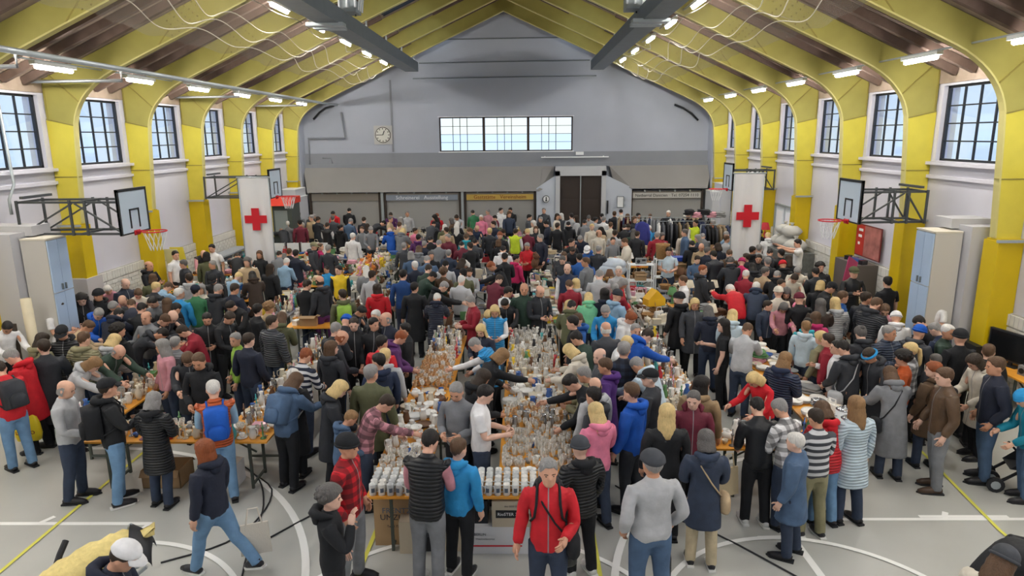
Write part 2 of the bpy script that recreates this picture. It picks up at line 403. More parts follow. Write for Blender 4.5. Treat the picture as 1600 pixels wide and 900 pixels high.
# luminaires
hb=MB(); hb.box(-.06,.06,-.62,.62,0,.07); LUMB=hb.mesh('luminaire_housing',M_lampbody)
tb=MB(); tb.tube([(0,-.52,-.035),(0,.52,-.035)],.045,8); LUMT=tb.mesh('luminaire_tube',M_tube,True)
rows=[(-9.3+.0,6.30,'left eaves',-.0),(7.75,6.30,'right eaves',0),(-5.75,7.92,'left roof girder',0),(4.15,7.92,'right roof girder',0)]
nb=['farthest','second farthest','third farthest','fourth from the back wall','fifth from the back wall','sixth from the back wall','seventh from the back wall','eighth','ninth','tenth','eleventh','twelfth']
for x,z,wh,_ in rows:
    for i,k in enumerate(range(4,-7,-1)):
        yy=KY(k)+PY/2-.05
        if yy<-3: continue
        e=empty('strip_light',(x,yy,z),0,'%s white strip light in the row along the %s'%(nb[i],wh),'strip light','strip lights along the '+wh)
        link('luminaire_housing',LUMB,e); link('luminaire_tube',LUMT,e)
    m=MB(); m.box(x-.02,x+.02,2,30.5,z+.07,z+.10); tag(m.build('lighting_track',M_galv),'slim metal track carrying the strip lights along the '+wh,'track')
# curtain pipe along the left side with brackets
m=MB(); m.tube([(-8.6,6,6.38),(-8.6,30.8,6.33),(-8.4,31.6,6.33)],.055,10)
e=empty('curtain_rail',(0,0,0),0,'long grey curtain rail pipe under the left eaves with brackets','rail'); m.build('rail_pipe',M_galv,e,True)
for k in (-1,0,2,4):
    m=MB(); y=KY(k)-.5; m.tube([(-10.65,y,6.12),(-8.6,y,6.12),(-8.6,y,6.36)],.035,8); m.build('rail_bracket',M_white,e,True)
m=MB(); m.tube([(-10.55,13.9,6.12),(-10.5,13.9,4.0),(-10.5,13.7,3.7),(-10.5,13.7,3.4)],.03,8); tag(m.build('service_pipe',M_galv,smooth=True),'thin grey pipe running down over the nearest left window','pipe')
# safety nets gathered under the roof
def net(s,lab):
    e=empty('safety_net',(0,0,0),0,lab,'net')
    def pt(u,yy,dz):
        c=math.sin((yy-15.5)*PI/PY)**2; w_=max(0,1-abs(u-5.6)/1.1)
        return (CX+s*(u+.12*math.sin(yy*.9+u)),yy,ZI(u)-.06-(.05+.26*w_)*c+dz)
    m=MB(); vs=[]; fs=[]; nT=100; us=[4.6,4.9,5.2,5.5,5.8,6.1,6.4,6.7]
    for t in range(nT):
        yy=8+t*.226
        for u in us: vs.append(pt(u,yy,.03*math.sin(yy*4+u*9)))
    n=len(us)
    for t in range(nT-1):
        for i in range(n-1): fs.append((t*n+i,t*n+i+1,(t+1)*n+i+1,(t+1)*n+i))
    m.add(vs,fs); m.build('net_sheet',M_net,e,True)
    for u,dz in ((4.9,-.01),(5.4,-.03),(5.75,-.03),(6.2,-.02)):
        m=MB(); m.tube([pt(u+.1*math.sin(t*.3+u),8+t*.226,dz) for t in range(nT)],.012,4); m.build('net_fold',M_cord,e,True)
net(-1,'gathered pale safety net sagging beside the left roof girder'); net(1,'gathered pale safety net sagging beside the right roof girder')

# rear and front walls
b=MB(); bx0,bx1,bz0,bz1=-3.84,2.31,4.19,5.74
def gable(b,y0,y1,hole):
    xs=[XL-.3,bx0,bx1,XR+.3]
    zt=lambda x: ZR(abs(x-CX))+.3
    if hole:
        b.prism([(XL-.3,0),(bx0,0),(bx0,zt(bx0)),(XL-.3,zt(XL-.3))],y0,y1); b.prism([(bx1,0),(XR+.3,0),(XR+.3,zt(XR+.3)),(bx1,zt(bx1))],y0,y1)
        b.prism([(bx0,0),(bx1,0),(bx1,bz0),(bx0,bz0)],y0,y1); b.prism([(bx0,bz1),(bx1,bz1),(bx1,zt(bx1)),(CX,zt(CX)),(bx0,zt(bx0))],y0,y1)
    else: b.prism([(XL-.3,0),(XR+.3,0),(XR+.3,zt(XR+.3)),(CX,zt(CX)),(XL-.3,zt(XL-.3))],y0,y1)
gable(b,YB,YB+.35,True); wb=struct(fixn(b.build('wall_back',M_wallup)),'grey blue gable wall at the far end with three windows')
b=MB(); gable(b,Y0-.3,Y0,False); struct(fixn(b.build('wall_front',M_wallup)))
third=(bx1-bx0)/3
for i in range(3):
    xa=bx0+third*i; xb=xa+third
    f=MB(); yy=YB+.12
    f.box(xa,xa+.06,yy-.04,yy+.04,bz0,bz1); f.box(xb-.06,xb,yy-.04,yy+.04,bz0,bz1); f.box(xa,xb,yy-.04,yy+.04,bz0,bz0+.05); f.box(xa,xb,yy-.04,yy+.04,bz1-.05,bz1)
    fr=struct(f.build('window_%d'%(90+i),M_dark),'gable window with cream upper panes')
    xs=[xa+.06,xa+.62,xa+.95,xa+1.28,xb-.06]; zs=[bz0+.05+j*(bz1-bz0-.1)/4 for j in range(5)]
    for a_ in range(4):
        for c_ in range(4):
            p=MB(); p.box(xs[a_]+.012,xs[a_+1]-.012,yy-.004,yy+.004,zs[c_]+.01,zs[c_+1]-.01); p.build('pane',M_panec if c_>=2 else M_pane,fr)
    for x in xs[1:-1]: p=MB(); p.box(x-.014,x+.014,yy-.02,yy+.02,bz0+.05,bz1-.05); p.build('glazing_bar',M_dark,fr)
    for z in zs[1:-1]: p=MB(); p.box(xa+.06,xb-.06,yy-.016,yy+.016,z-.01,z+.01); p.build('glazing_bar',M_dark,fr)
p=MB(); p.box(bx0-.05,bx1+.05,YB-.05,YB,bz0-.07,bz0); p.box(bx0-.05,bx1+.05,YB-.03,YB,bz1,bz1+.03); struct(p.build('trim_3',M_white))
p=MB(); p.box(-10.2,8.6,YB-.12,YB,3.52,4.15); p.box(-10.2,8.6,YB-.2,YB,3.48,3.66); struct(p.build('trim_4',M_band),'grey plaster ledge under the gable windows')
for z,xa,xb in ((9.06,-4.9,3.9),(8.08,-4.6,3.0),(7.42,-4.9,3.3)):
    p=MB(); p.tube([(xa,31.5,z),((xa+xb)/2,31.5,z+.03),(xb,31.5,z+.05)],.028,8); tag(p.build('tie_rod',M_steel,smooth=True),'%s dark steel tie rod in front of the gable'%({9.06:'uppermost',8.08:'middle',7.42:'lowest'}[z]),'tie rod')
p=MB(); p.box(-6.05,-5.97,YB-.03,YB,4.2,7.4); struct(p.build('trim_5',M_band))
# plaster piers where the side walls meet the gable
for s,x0,x1 in ((-1,XL,-10.12),(1,8.52,XR)):
    p=MB(); p.box(x0,x1,KY(5)+.2,YB,2.5,6.1); struct(p.build('trim_%d'%(6 if s<0 else 7),M_wallup))
for pts,lab in (([(-8.3,31.8,6.0),(-8.2,31.8,4.85),(-9.9,31.8,4.85),(-9.9,31.8,3.6)],'grey stepped pipe run on the gable wall at left'),([(-9.3,31.8,3.95),(-8.9,31.8,3.95),(-8.85,31.8,3.7)],'short grey pipe on the gable ledge at left'),([(-9.6,31.8,5.7),(-9.3,31.8,6.0),(-9.0,31.8,6.2),(-8.6,31.8,6.3)],'curved dark pipe beside the rearmost left column'),([(8.0,31.8,5.5),(7.7,31.8,5.8),(7.3,31.8,6.05),(6.9,31.8,6.2)],'curved dark pipe beside the rearmost right column')):
    p=MB(); p.tube(pts,.045,8); tag(p.build('wall_pipe',M_band if 'grey' in lab else M_black,smooth=True),lab,'pipe')
# clock
e=empty('wall_clock',(-6.44,YB-.02,4.97),0,'round white wall clock on the gable wall left of the windows','clock')
p=MB(); p.box(-.42,.42,-.03,0,-.42,.42); p.build('back_board',mat('clock_board','#b9bab8',.7),e)
def disc(r,y0,y1,n=24): 
    q=MB(); q.add([(r*math.cos(2*PI*i/n),y0,r*math.sin(2*PI*i/n)) for i in range(n)]+[(r*math.cos(2*PI*i/n),y1,r*math.sin(2*PI*i/n)) for i in range(n)],[tuple(range(n))]+[tuple(range(n,2*n))[::-1]]+[(i,i+n,(i+1)%n+n,(i+1)%n) for i in range(n)]); return q
fixn(disc(.36,-.05,-.03).build('clock_rim',M_dark,e)); fixn(disc(.33,-.06,-.05).build('clock_face',mat('clock_face','#d6d8d0',.5),e))
for i in range(12):
    a=2*PI*i/12; p=MB(); p.bar((.25*math.sin(a),-.068,.25*math.cos(a)),(.31*math.sin(a),-.068,.31*math.cos(a)),.035,.01,up=(0,1,0)); p.build('hour_mark',M_black,e)
for a,l,wd in ((R(270),.29,.03),(R(22),.21,.04)):
    p=MB(); p.bar((0,-.075,0),(l*math.sin(a),-.075,l*math.cos(a)),wd,.012,up=(0,1,0)); p.build('clock_hand',M_black,e)
# lamp and bar on the ledge
p=MB(); p.box(2.45,2.8,YB-.25,YB-.12,4.0,4.14); tag(p.build('emergency_light',M_white),'small white emergency light above the dark double door','light')
p=MB(); p.box(.85,3.95,YB-.3,YB-.2,3.88,3.93); p.box(1.0,1.05,YB-.2,YB-.12,3.88,3.95); p.box(3.7,3.75,YB-.2,YB-.12,3.88,3.95); tag(p.build('rail_bar',M_white),'long thin white bar fixed on the ledge above the door','bar')
# slanting canopies over the shuttered stands
def canopy(name,poly_top,poly_bot,n):
    v=list(poly_top)+list(poly_bot); k=len(poly_top); v+=[(a,c+.06,z+.04) for a,c,z in v]; q=MB()
    N=2*k
    fs=[(i,i+1,k+i+1,k+i) for i in range(k-1)]; fs+=[tuple(x+N for x in f)[::-1] for f in fs]
    bd=list(range(k))+list(range(2*k-1,k-1,-1)); fs+=[(bd[i],bd[(i+1)%len(bd)],bd[(i+1)%len(bd)]+N,bd[i]+N) for i in range(len(bd))]
    q.add(v,fs); return struct(fixn(q.build(name,M_canopy)),'grey sloping canopy over the shuttered stands')
canopy('canopy_left',[(-10.2,31.7,3.5),(.9,31.7,3.5),(1.45,31.7,3.5)],[(-9.85,30.9,2.42),(.75,30.9,2.42),(1.4,31.5,2.75)],1)
canopy('canopy_right',[(4.0,31.7,3.5),(4.6,31.7,3.5),(8.7,31.7,3.5)],[(4.15,31.4,2.85),(4.95,30.9,2.50),(8.35,30.9,2.5)],2)
shm=mat('roller_shutter','#9a9a98',.5)
def shutter_mat():
    n=shm.node_tree; t=n.nodes.new('ShaderNodeTexCoord'); wv=n.nodes.new('ShaderNodeTexWave'); wv.bands_direction='Z'; wv.inputs['Scale'].default_value=4; bp=n.nodes.new('ShaderNodeBump'); bp.inputs['Strength'].default_value=.4
    n.links.new(t.outputs['Object'],wv.inputs[0]); n.links.new(wv.outputs[1],bp.inputs['Height']); n.links.new(bp.outputs[0],n.nodes['Principled BSDF'].inputs['Normal'])
shutter_mat()
names=['first grey roller shutter from the left under the canopy','second grey roller shutter, below the blue grey sign','third grey roller shutter, below the yellow sign','grey roller shutter right of the dark door']
for (xa,xb),lab in zip(((-9.75,-6.62),(-6.3,-2.92),(-2.62,.52),(5.0,8.15)),names):
    e=empty('roller_shutter',((xa+xb)/2,31.15,0),0,lab,'shutter'); wd=(xb-xa)/2
    p=MB(); p.box(-wd,wd,0,.04,0,2.1); p.build('shutter_curtain',shm,e)
    p=MB(); p.box(-wd,wd,-.05,.05,2.02,2.36); p.build('shutter_box',mat('shutter_box','#8d8780',.6),e)
    for x in (-wd-.03,wd+.03): p=MB(); p.box(x-.05,x+.05,-.1,.05,0,2.42); p.build('guide_post',M_dark,e)
    for i in range(4):
        p=MB(); x=-wd+(i+.8)*(2*wd)/4.6; p.box(x-.03,x+.03,-.16,-.05,2.34,2.44); p.build('canopy_bracket',M_galv,e)
for x,l in ((-6.46,'first'),(-2.77,'second')):
    p=MB(); p.box(x-.06,x+.06,31.0,31.15,0,2.42); tag(p.build('support_post',M_galv),'%s light grey post between the roller shutters'%l,'post')
def sign(xa,xb,z0,z1,c,txt,tc,lab,sz,n2=None):
    e=empty('shop_sign',((xa+xb)/2,31.04,(z0+z1)/2),0,lab,'sign'); wd=(xb-xa)/2; h=(z1-z0)/2
    p=MB(); p.box(-wd,wd,0,.04,-h,h); p.build('sign_board',mat('sign_'+c,c,.5),e)
    text('sign_lettering',txt,sz,(0,-.01,0),(R(90),0,0),mat('ink_'+tc,tc,.6),e,.003)
sign(-6.28,-2.98,2.03,2.28,'#8b95a3','Schreinerei   Ausstellung','#e8eef4','blue grey sign with pale lettering above the second shutter',.24)
sign(-2.58,.48,2.03,2.28,'#c9a955','Gaststätte   Vereinsheim','#7c3b1c','yellow sign with brown lettering above the third shutter',.24)
sign(5.02,8.1,2.06,2.30,'#cdccc8','Netbarral Danicien · Tel. 07254 1110','#2b2b2e','white sign with black lettering and telephone number on the right shutter',.19)
# double door between the canopies
e=empty('door_1',(2.65,31.3,0)); struct(e,'dark brown double door at the far end')
dm=mat('dark_brown_door','#352c28',.5)
for s in (-1,1):
    p=MB(); p.box(s*.005,s*.95,0,.06,0,3.08); dl=p.build('door_leaf',dm,e)
    for i in range(3): p=MB(); p.box(s*.1,s*.85,-.015,0,.2+i*.95,1.05+i*.95); p.build('door_panel',dm,dl)
p=MB(); p.box(-.02,.02,-.05,0,0,3.08); p.build('astragal',M_galv,e)
p=MB(); p.box(-1.15,-.95,-.15,.3,0,3.3); p.box(.95,1.15,-.15,.3,0,3.3); p.box(-1.15,1.15,-.15,.3,3.08,3.5); p.build('door_frame',mat('light_grey_frame','#c0c3c8',.6),e)
jm=mat('pale_blue_reveal','#c3cad6',.7)
p=MB(); p.add([(.62,30.95,0),(1.5,31.25,0),(1.5,31.25,3.1),(.62,30.95,2.55)],[(0,1,2,3)]); p.add([(.62,31.0,0),(1.5,31.3,0),(1.5,31.3,3.1),(.62,31.0,2.55)],[(3,2,1,0)]); struct(p.build('wall_reveal_left',jm),'pale splayed panel left of the dark door')
p=MB(); p.add([(3.8,31.25,0),(4.95,30.95,0),(4.95,30.95,2.55),(3.8,31.25,3.1)],[(0,1,2,3)]); p.add([(3.8,31.3,0),(4.95,31.0,0),(4.95,31.0,2.55),(3.8,31.3,3.1)],[(3,2,1,0)]); struct(p.build('wall_reveal_right',jm),'pale splayed panel right of the dark door')
e=empty('round_notice',(1.05,31.03,2.05),R(18),'round white notice with a black ring on the pale panel left of the door','notice')
fixn(disc(.17,-.03,-.02,20).build('notice_ring',M_black,e)); fixn(disc(.14,-.04,-.03,20).build('notice_disc',M_white,e)); p=MB(); p.box(-.02,.02,-.055,-.04,-.1,.1); p.box(-.05,.05,-.055,-.04,-.1,-.06); p.build('notice_figure',M_black,e)
e=empty('framed_notice',(4.45,30.98,1.9),R(-15),'small framed notice on the pale panel right of the door','notice')
p=MB(); p.box(-.16,.16,-.05,-.02,-.26,.26); p.build('notice_frame',M_steel,e); p=MB(); p.box(-.13,.13,-.06,-.05,-.23,.23); p.build('notice_sheet',M_white,e)
p=MB(); p.box(3.85,3.92,31.1,31.18,1.35,1.95); tag(p.build('door_handle_plate',M_black),'narrow black plate on the panel right of the dark door','plate')
p=MB(); p.box(XL,1.5,31.36,31.6,0,2.4); p.box(3.8,XR,31.36,31.6,0,2.4); struct(p.build('wall_stands',M_band))
# partitions at the ends of the stands
for a,lab in (((-10.6,-9.95,29.6,31.0,0,2.65),'tall grey partition block in the rear left corner'),((-10.1,-9.85,29.3,30.9,0,2.3),'narrow white partition in the rear left corner'),((8.3,8.7,29.8,31.0,0,2.4),'narrow white partition in the rear right corner'),((8.6,9.0,29.5,31.0,0,2.75),'tall grey partition block in the rear right corner')):
    p=MB(); p.box(*a); q=MB(); q.box(a[0]-.01,a[1]+.01,a[2]-.01,a[3],a[5],a[5]+.03)
    e=empty('partition',(0,0,0),0,lab,'partition'); p.build('partition_panel',mat('partition_grey','#c7cad0',.7),e); q.build('partition_cap',M_white,e)

# basketball backboards on folding frames
def hoop(s,yb,lab):
    # local: board faces +x, wall at -x ; mirrored for the right side
    e=empty('basketball_hoop',(0,0,0),0,lab,'basketball hoop','basketball hoops on the side walls')
    xb=CX+s*7.12 if s<0 else 7.0; xw=CX+s*9.28
    def P(d,y,z): return (xb+s*d, yb+y, z)     # d grows toward the wall
    bw=.52
    q=MB(); q.box(xb,xb+s*.03,yb-bw,yb+bw,3.04,3.90); q.build('backboard',mat('board_pale_blue','#cfe0ee',.3),e)
    q=MB(); x1=xb-s*.012
    for a in (-bw,bw-.045): q.box(x1,xb+s*.04,yb+a,yb+a+.045,3.04,3.92)
    q.box(x1,xb+s*.04,yb-bw,yb+bw,3.875,3.93); q.box(x1,xb+s*.04,yb-bw,yb+bw,3.02,3.05); q.build('board_border',M_black,e)
    q=MB()
    for a in (-.17,.14): q.box(x1-s*.004,xb,yb+a,yb+a+.03,3.13,3.52)
    q.box(x1-s*.004,xb,yb-.17,yb+.17,3.49,3.52); q.build('target_square',M_black,e)
    q=MB(); q.tube([(xb-s*(.38+.225*math.cos(t*PI/12)),yb+.225*math.sin(t*PI/12),3.05) for t in range(25)],.014,6,cap=False); q.bar((xb,yb-.06,3.05),(xb-s*.16,yb-.06,3.05),.03); q.bar((xb,yb+.06,3.05),(xb-s*.16,yb+.06,3.05),.03); q.box(xb-s*.01,xb-s*.03,yb-.1,yb+.1,2.98,3.08)
    q.build('rim',M_red,e,True)
    q=MB()
    for t in range(12):
        a=2*PI*t/12; 
        for dr in (1,-1):
            b_=a+dr*PI/6; q.tube([(xb-s*.38+.22*math.cos(a),yb+.22*math.sin(a),3.04),(xb-s*.38+.17*math.cos((a+b_)/2),yb+.17*math.sin((a+b_)/2),2.85),(xb-s*.38+.12*math.cos(b_),yb+.12*math.sin(b_),2.66)],.005,4)
    n=q.build('hoop_net',M_white,e); n['kind']='stuff'
    q=MB(); wdt=.38
    L=abs(xw-xb)
    for y in (-wdt,wdt):
        for z in (3.05,3.68): q.bar(P(.03,y,z),P(L,y*.8,z),.045)
        for d in (.03,.75,1.05,L-.05): q.bar(P(d,y,3.02),P(d,y,3.72),.04)
        q.bar(P(.05,y,3.06),P(.95,y,3.66),.03); q.bar(P(1.0,y,3.66),P(L-.08,y,3.06),.03)
    for d in (.05,.9,L-.05):
        for z in (3.05,3.68): q.bar(P(d,-wdt,z),P(d,wdt,z),.045)
    q.bar(P(L-.2,-.42,3.78),P(L-.2,.42,3.78),.08,.05)
    q.build('folding_frame',mat('frame_grey_green','#45494c',.5),e)
hoop(-1,13.63,'near left basketball hoop with white backboard on a folding lattice frame')
hoop(-1,21.7,'far left basketball hoop, behind the left red cross banner')
hoop(1,14.65,'near right basketball hoop with its frame beside the tall cabinet')
hoop(1,23.4,'far right basketball hoop, above the clothes racks')
# red cross banners
def banner(x0,x1,z0,z1,y,lab):
    e=empty('cross_banner',((x0+x1)/2,y,0),0,lab,'banner')
    wd=(x1-x0)/2; n=14; q=MB(); vs=[]; fs=[]
    for j in range(9):
        for i in range(n+1):
            xx=-wd+2*wd*i/n; zz=z0+(z1-z0)*j/8; vs.append((xx*(1-.02*math.sin(j)),.05*math.sin(i*.9+j*.3)*(1-j/10),zz))
    for j in range(8):
        for i in range(n): a=j*(n+1)+i; fs.append((a,a+1,a+n+2,a+n+1))
    q.add(vs,fs); q.build('banner_cloth',mat('white_banner_cloth','#e6e6e8',.8),e,True)
    cz=2.53; r=.33; t=.115; q=MB(); yy=-.075
    q.prism([(-t,cz-r),(t,cz-r),(t,cz-t),(r,cz-t),(r,cz+t),(t,cz+t),(t,cz+r),(-t,cz+r),(-t,cz+t),(-r,cz+t),(-r,cz-t),(-t,cz-t)],yy,yy+.01); q.build('red_cross',M_red,e)
    q=MB(); q.tube([(-wd-.05,0,z1+.01),(wd+.05,0,z1+.01)],.02,8); q.tube([(-wd,0,z1),(-wd,0,0)],.015,6); q.tube([(wd,0,z1),(wd,0,0)],.015,6); q.build('banner_stand',M_galv,e,True)
banner(-8.4,-7.5,.35,3.75,20,'white banner with a red cross standing by the left wall')
banner(6.17,7.04,.35,3.76,20,'white banner with a red cross standing by the right wall')
# tall wall cabinets
def cabinet(s,xf,xb_,y0,y1,lab,lab2):
    e=empty('tall_cabinet',(0,0,0),0,lab,'cabinet')
    q=MB(); q.box(xf+(-s)*-.03,xb_,y0,y1,0,3.0); q.build('cabinet_carcass',M_cab,e)
    ym=(y0+y1)/2
    for a,c in ((y0+.01,ym-.004),(ym+.004,y1-.01)):
        for z0,z1 in ((.08,1.93),(1.95,2.98)):
            q=MB(); q.box(xf,xf+s*.025,a,c,z0,z1); d=q.build('cabinet_door',M_cabf,e)
        q=MB(); yy=ym+(-.05 if a<ym-.1 else .05); q.box(xf-s*.03,xf,yy-.012,yy+.012,1.98,2.1); q.build('door_knob',M_steel,d)
    q=MB(); q.box(xf-s*.0,xb_,y0-.01,y1+.01,3.0,3.03); q.build('cabinet_top',mat('cream_top','#d9d2c2',.6),e)
    b0,b1=(xb_+s*.03,CX+s*HW)
    q=MB(); q.box(b0,b1,y0-.2,y1+.15,0,3.14); q.box(b0-s*.15,b1,y0+.2,y1+.15,3.06,3.25); tag(q.build('wall_casing',mat('casing_grey','#bcbcc0',.7)),lab2,'casing')
cabinet(-1,-9.2,-9.72,12.77,13.35,'tall cabinet with pale blue doors by the left wall','tall plain grey casing behind the left cabinet')
cabinet(1,7.9,8.45,13.0,13.6,'tall cabinet with pale blue doors by the right wall','tall plain grey casing behind the right cabinet')
q=MB(); q.box(-10.68,-10.15,15.2,15.8,0,1.72); tag(q.build('column_plinth',mat('plinth_grey','#b9b6b4',.8)),'grey plinth under the nearest left yellow column','plinth')

# =====================================================================
# people: templates grown from volumes, posed by their joints
# =====================================================================
J=dict(pelvis=(0,0,.95),spine=(0,-.005,1.08),chest=(0,-.01,1.24),neck=(0,-.01,1.47),head=(0,.005,1.55),
 arm_l=(-.175,-.01,1.405),fore_l=(-.341,-.01,1.168),hand_l=(-.49,-.01,.955),arm_r=(.175,-.01,1.405),fore_r=(.341,-.01,1.168),hand_r=(.49,-.01,.955),
 leg_l=(-.09,0,.92),shin_l=(-.105,.012,.50),foot_l=(-.115,-.01,.085),leg_r=(.09,0,.92),shin_r=(.105,.012,.50),foot_r=(.115,-.01,.085))
BN=['pelvis','spine','chest','neck','head','arm_l','fore_l','hand_l','arm_r','fore_r','hand_r','leg_l','shin_l','foot_l','leg_r','shin_r','foot_r']
BI={b:i for i,b in enumerate(BN)}
END=dict(pelvis=J['spine'],spine=J['chest'],chest=(0,-.01,1.42),neck=J['head'],head=(0,.01,1.70),arm_l=J['fore_l'],fore_l=J['hand_l'],hand_l=(-.56,-.01,.85),
 arm_r=J['fore_r'],fore_r=J['hand_r'],hand_r=(.56,-.01,.85),leg_l=J['shin_l'],shin_l=J['foot_l'],foot_l=(-.125,.16,.03),leg_r=J['shin_r'],shin_r=J['foot_r'],foot_r=(.125,.16,.03))
RAD=dict(pelvis=.15,spine=.14,chest=.155,neck=.055,head=.095,arm_l=.055,fore_l=.045,hand_l=.045,arm_r=.055,fore_r=.045,hand_r=.045,leg_l=.085,shin_l=.06,foot_l=.05,leg_r=.085,shin_r=.06,foot_r=.05)
PAR=dict(spine='pelvis',chest='spine',neck='chest',head='neck',arm_l='chest',fore_l='arm_l',hand_l='fore_l',arm_r='chest',fore_r='arm_r',hand_r='fore_r',leg_l='pelvis',shin_l='leg_l',foot_l='shin_l',leg_r='pelvis',shin_r='leg_r',foot_r='shin_r')

def weights(V):
    D=np.zeros((len(V),len(BN)))
    for i,b in enumerate(BN):
        a=np.array(J[b]); e=np.array(END[b]); ab=e-a; t=np.clip(((V-a)@ab)/(ab@ab),0,1); d=np.linalg.norm(V-(a+t[:,None]*ab),axis=1)
        if b in('arm_l','fore_l','hand_l'): d=np.where(V[:,0]>-.10,9,d)
        if b in('arm_r','fore_r','hand_r'): d=np.where(V[:,0]<.10,9,d)
        D[:,i]=d/RAD[b]
    W=1/(D**5+1e-3); s=np.sort(W,axis=1)[:,-3][:,None]; W=np.where(W>=s,W,0); return W/W.sum(1,keepdims=True)
def loft(b, rings, n=16, m=0):
    o=len(b.v)
    for z,rx,ry,cy in rings:
        for k in range(n):
            t=2*PI*k/n; c,s_=math.cos(t),math.sin(t)
            b.v.append((rx*math.copysign(abs(c)**.85,c),cy+ry*math.copysign(abs(s_)**.85,s_),z))
    for i in range(len(rings)-1):
        for k in range(n): b.f.append((o+i*n+k,o+i*n+(k+1)%n,o+(i+1)*n+(k+1)%n,o+(i+1)*n+k)); b.m.append(m)
    b.f.append(tuple(o+k for k in range(n))[::-1]); b.m.append(m); b.f.append(tuple(o+(len(rings)-1)*n+k for k in range(n))); b.m.append(m)
def ell(b,c,r,n=10,m=0):
    rings=[]
    o=len(b.v); R_=6
    for i in range(R_+1):
        p=-PI/2+PI*i/R_
        for k in range(n):
            t=2*PI*k/n; q=max(math.cos(p),.03); b.v.append((c[0]+r[0]*q*math.cos(t),c[1]+r[1]*q*math.sin(t),c[2]+r[2]*math.sin(p)))
    for i in range(R_):
        for k in range(n): b.f.append((o+i*n+k,o+i*n+(k+1)%n,o+(i+1)*n+(k+1)%n,o+(i+1)*n+k)); b.m.append(m)
    b.f.append(tuple(o+k for k in range(n))[::-1]); b.m.append(m); b.f.append(tuple(o+R_*n+k for k in range(n))); b.m.append(m)
def remesh(b, vox, dec, smooth=2):
    me=b.mesh('tmp',[]); o=bpy.data.objects.new('tmp',me); col.objects.link(o)
    m=o.modifiers.new('r','REMESH'); m.mode='VOXEL'; m.voxel_size=vox; m.use_smooth_shade=True
    if smooth: s_=o.modifiers.new('s','SMOOTH'); s_.iterations=smooth; s_.factor=.5
    if dec<1: d=o.modifiers.new('d','DECIMATE'); d.ratio=dec; 
    dg=bpy.context.evaluated_depsgraph_get(); me2=bpy.data.meshes.new_from_object(o.evaluated_get(dg))
    V=np.empty(len(me2.vertices)*3); me2.vertices.foreach_get('co',V); F=[tuple(p.vertices) for p in me2.polygons]
    bpy.data.objects.remove(o); bpy.data.meshes.remove(me); bpy.data.meshes.remove(me2)
    return V.reshape(-1,3),F
HEADR=[(1.508,.026,.030,.058),(1.522,.046,.050,.050),(1.545,.060,.074,.034),(1.585,.069,.092,.014),(1.63,.075,.100,.004),(1.67,.078,.102,-.002),(1.705,.073,.094,-.004),(1.735,.052,.066,-.005),(1.752,.016,.02,-.005)]
def vol_body(slv=False):
    b=MB(); th=.72 if slv else 1.0; tt=.86
    loft(b,[(z,rx*(tt if z<1.44 else 1),ry*(tt if z<1.44 else 1),c) for z,rx,ry,c in [(.86,.14,.10,0),(.93,.158,.115,-.005),(1.02,.140,.10,0),(1.12,.128,.095,.005),(1.24,.150,.11,.0),(1.36,.175,.105,-.01),(1.42,.155,.085,-.015),(1.46,.085,.065,-.015),(1.49,.055,.058,-.012)]])
    b.tube([(0,-.015,1.44),(0,-.002,1.50),(0,.008,1.56)],[.062,.055,.055],12)
    loft(b,HEADR,18)
    b.tube([(0,.094,1.645),(0,.110,1.615),(0,.116,1.603)],[.010,.015,.017],8); ell(b,(0,.098,1.60),(.020,.016,.012)); ell(b,(0,.092,1.655),(.05,.012,.010))
    ell(b,(0,.066,1.525),(.032,.030,.018))
    for s in (-1,1):
        ell(b,(s*.078,-.005,1.62),(.014,.022,.034)); ell(b,(s*.035,.080,1.60),(.024,.018,.020))
        k='_l' if s<0 else '_r'
        b.tube([J['arm'+k],(s*.258,-.01,1.286),J['fore'+k],(s*.40,-.01,1.083),J['hand'+k]],[.058*th*.85,.053*th,.043*th,.042*th,.029],10)
        h=Vector(J['hand'+k]); d=Vector((s*.574,0,-.819)); b.tube([h-d*.02,h+d*.03,h+d*.085],[.030,.040,.034],8)
        b.tube([J['leg'+k],(s*.1,.01,.74),J['shin'+k],(s*.108,-.008,.36),J['foot'+k]],[.078,.068,.05,.048,.038],12)
        b.tube([(s*.115,-.045,.045),(s*.118,.05,.045),(s*.124,.15,.03),(s*.126,.185,.026)],[.042,.045,.040,.022],10)
    return b
def hands_geo():
    b=MB()
    for s in (-1,1):
        k='_l' if s<0 else '_r'; h=Vector(J['hand'+k]); d=Vector((s*.574,0,-.819)); y=Vector((0,1,0)); inn=Vector((-s*.819,0,-.574))
        for i,(off,L) in enumerate(((.030,.068),(.011,.078),(-.010,.072),(-.030,.056))):
            p=h+d*.075+y*off; b.tube([p,p+d*L*.42+inn*.004,p+d*L*.75+inn*.020,p+d*L*.95+inn*.038],[.0105,.010,.009,.006],6)
        p=h+d*.025+y*.032; b.tube([p,p+d*.025+y*.028+inn*.006,p+d*.052+y*.040+inn*.016],[.013,.011,.008],6)
    return b
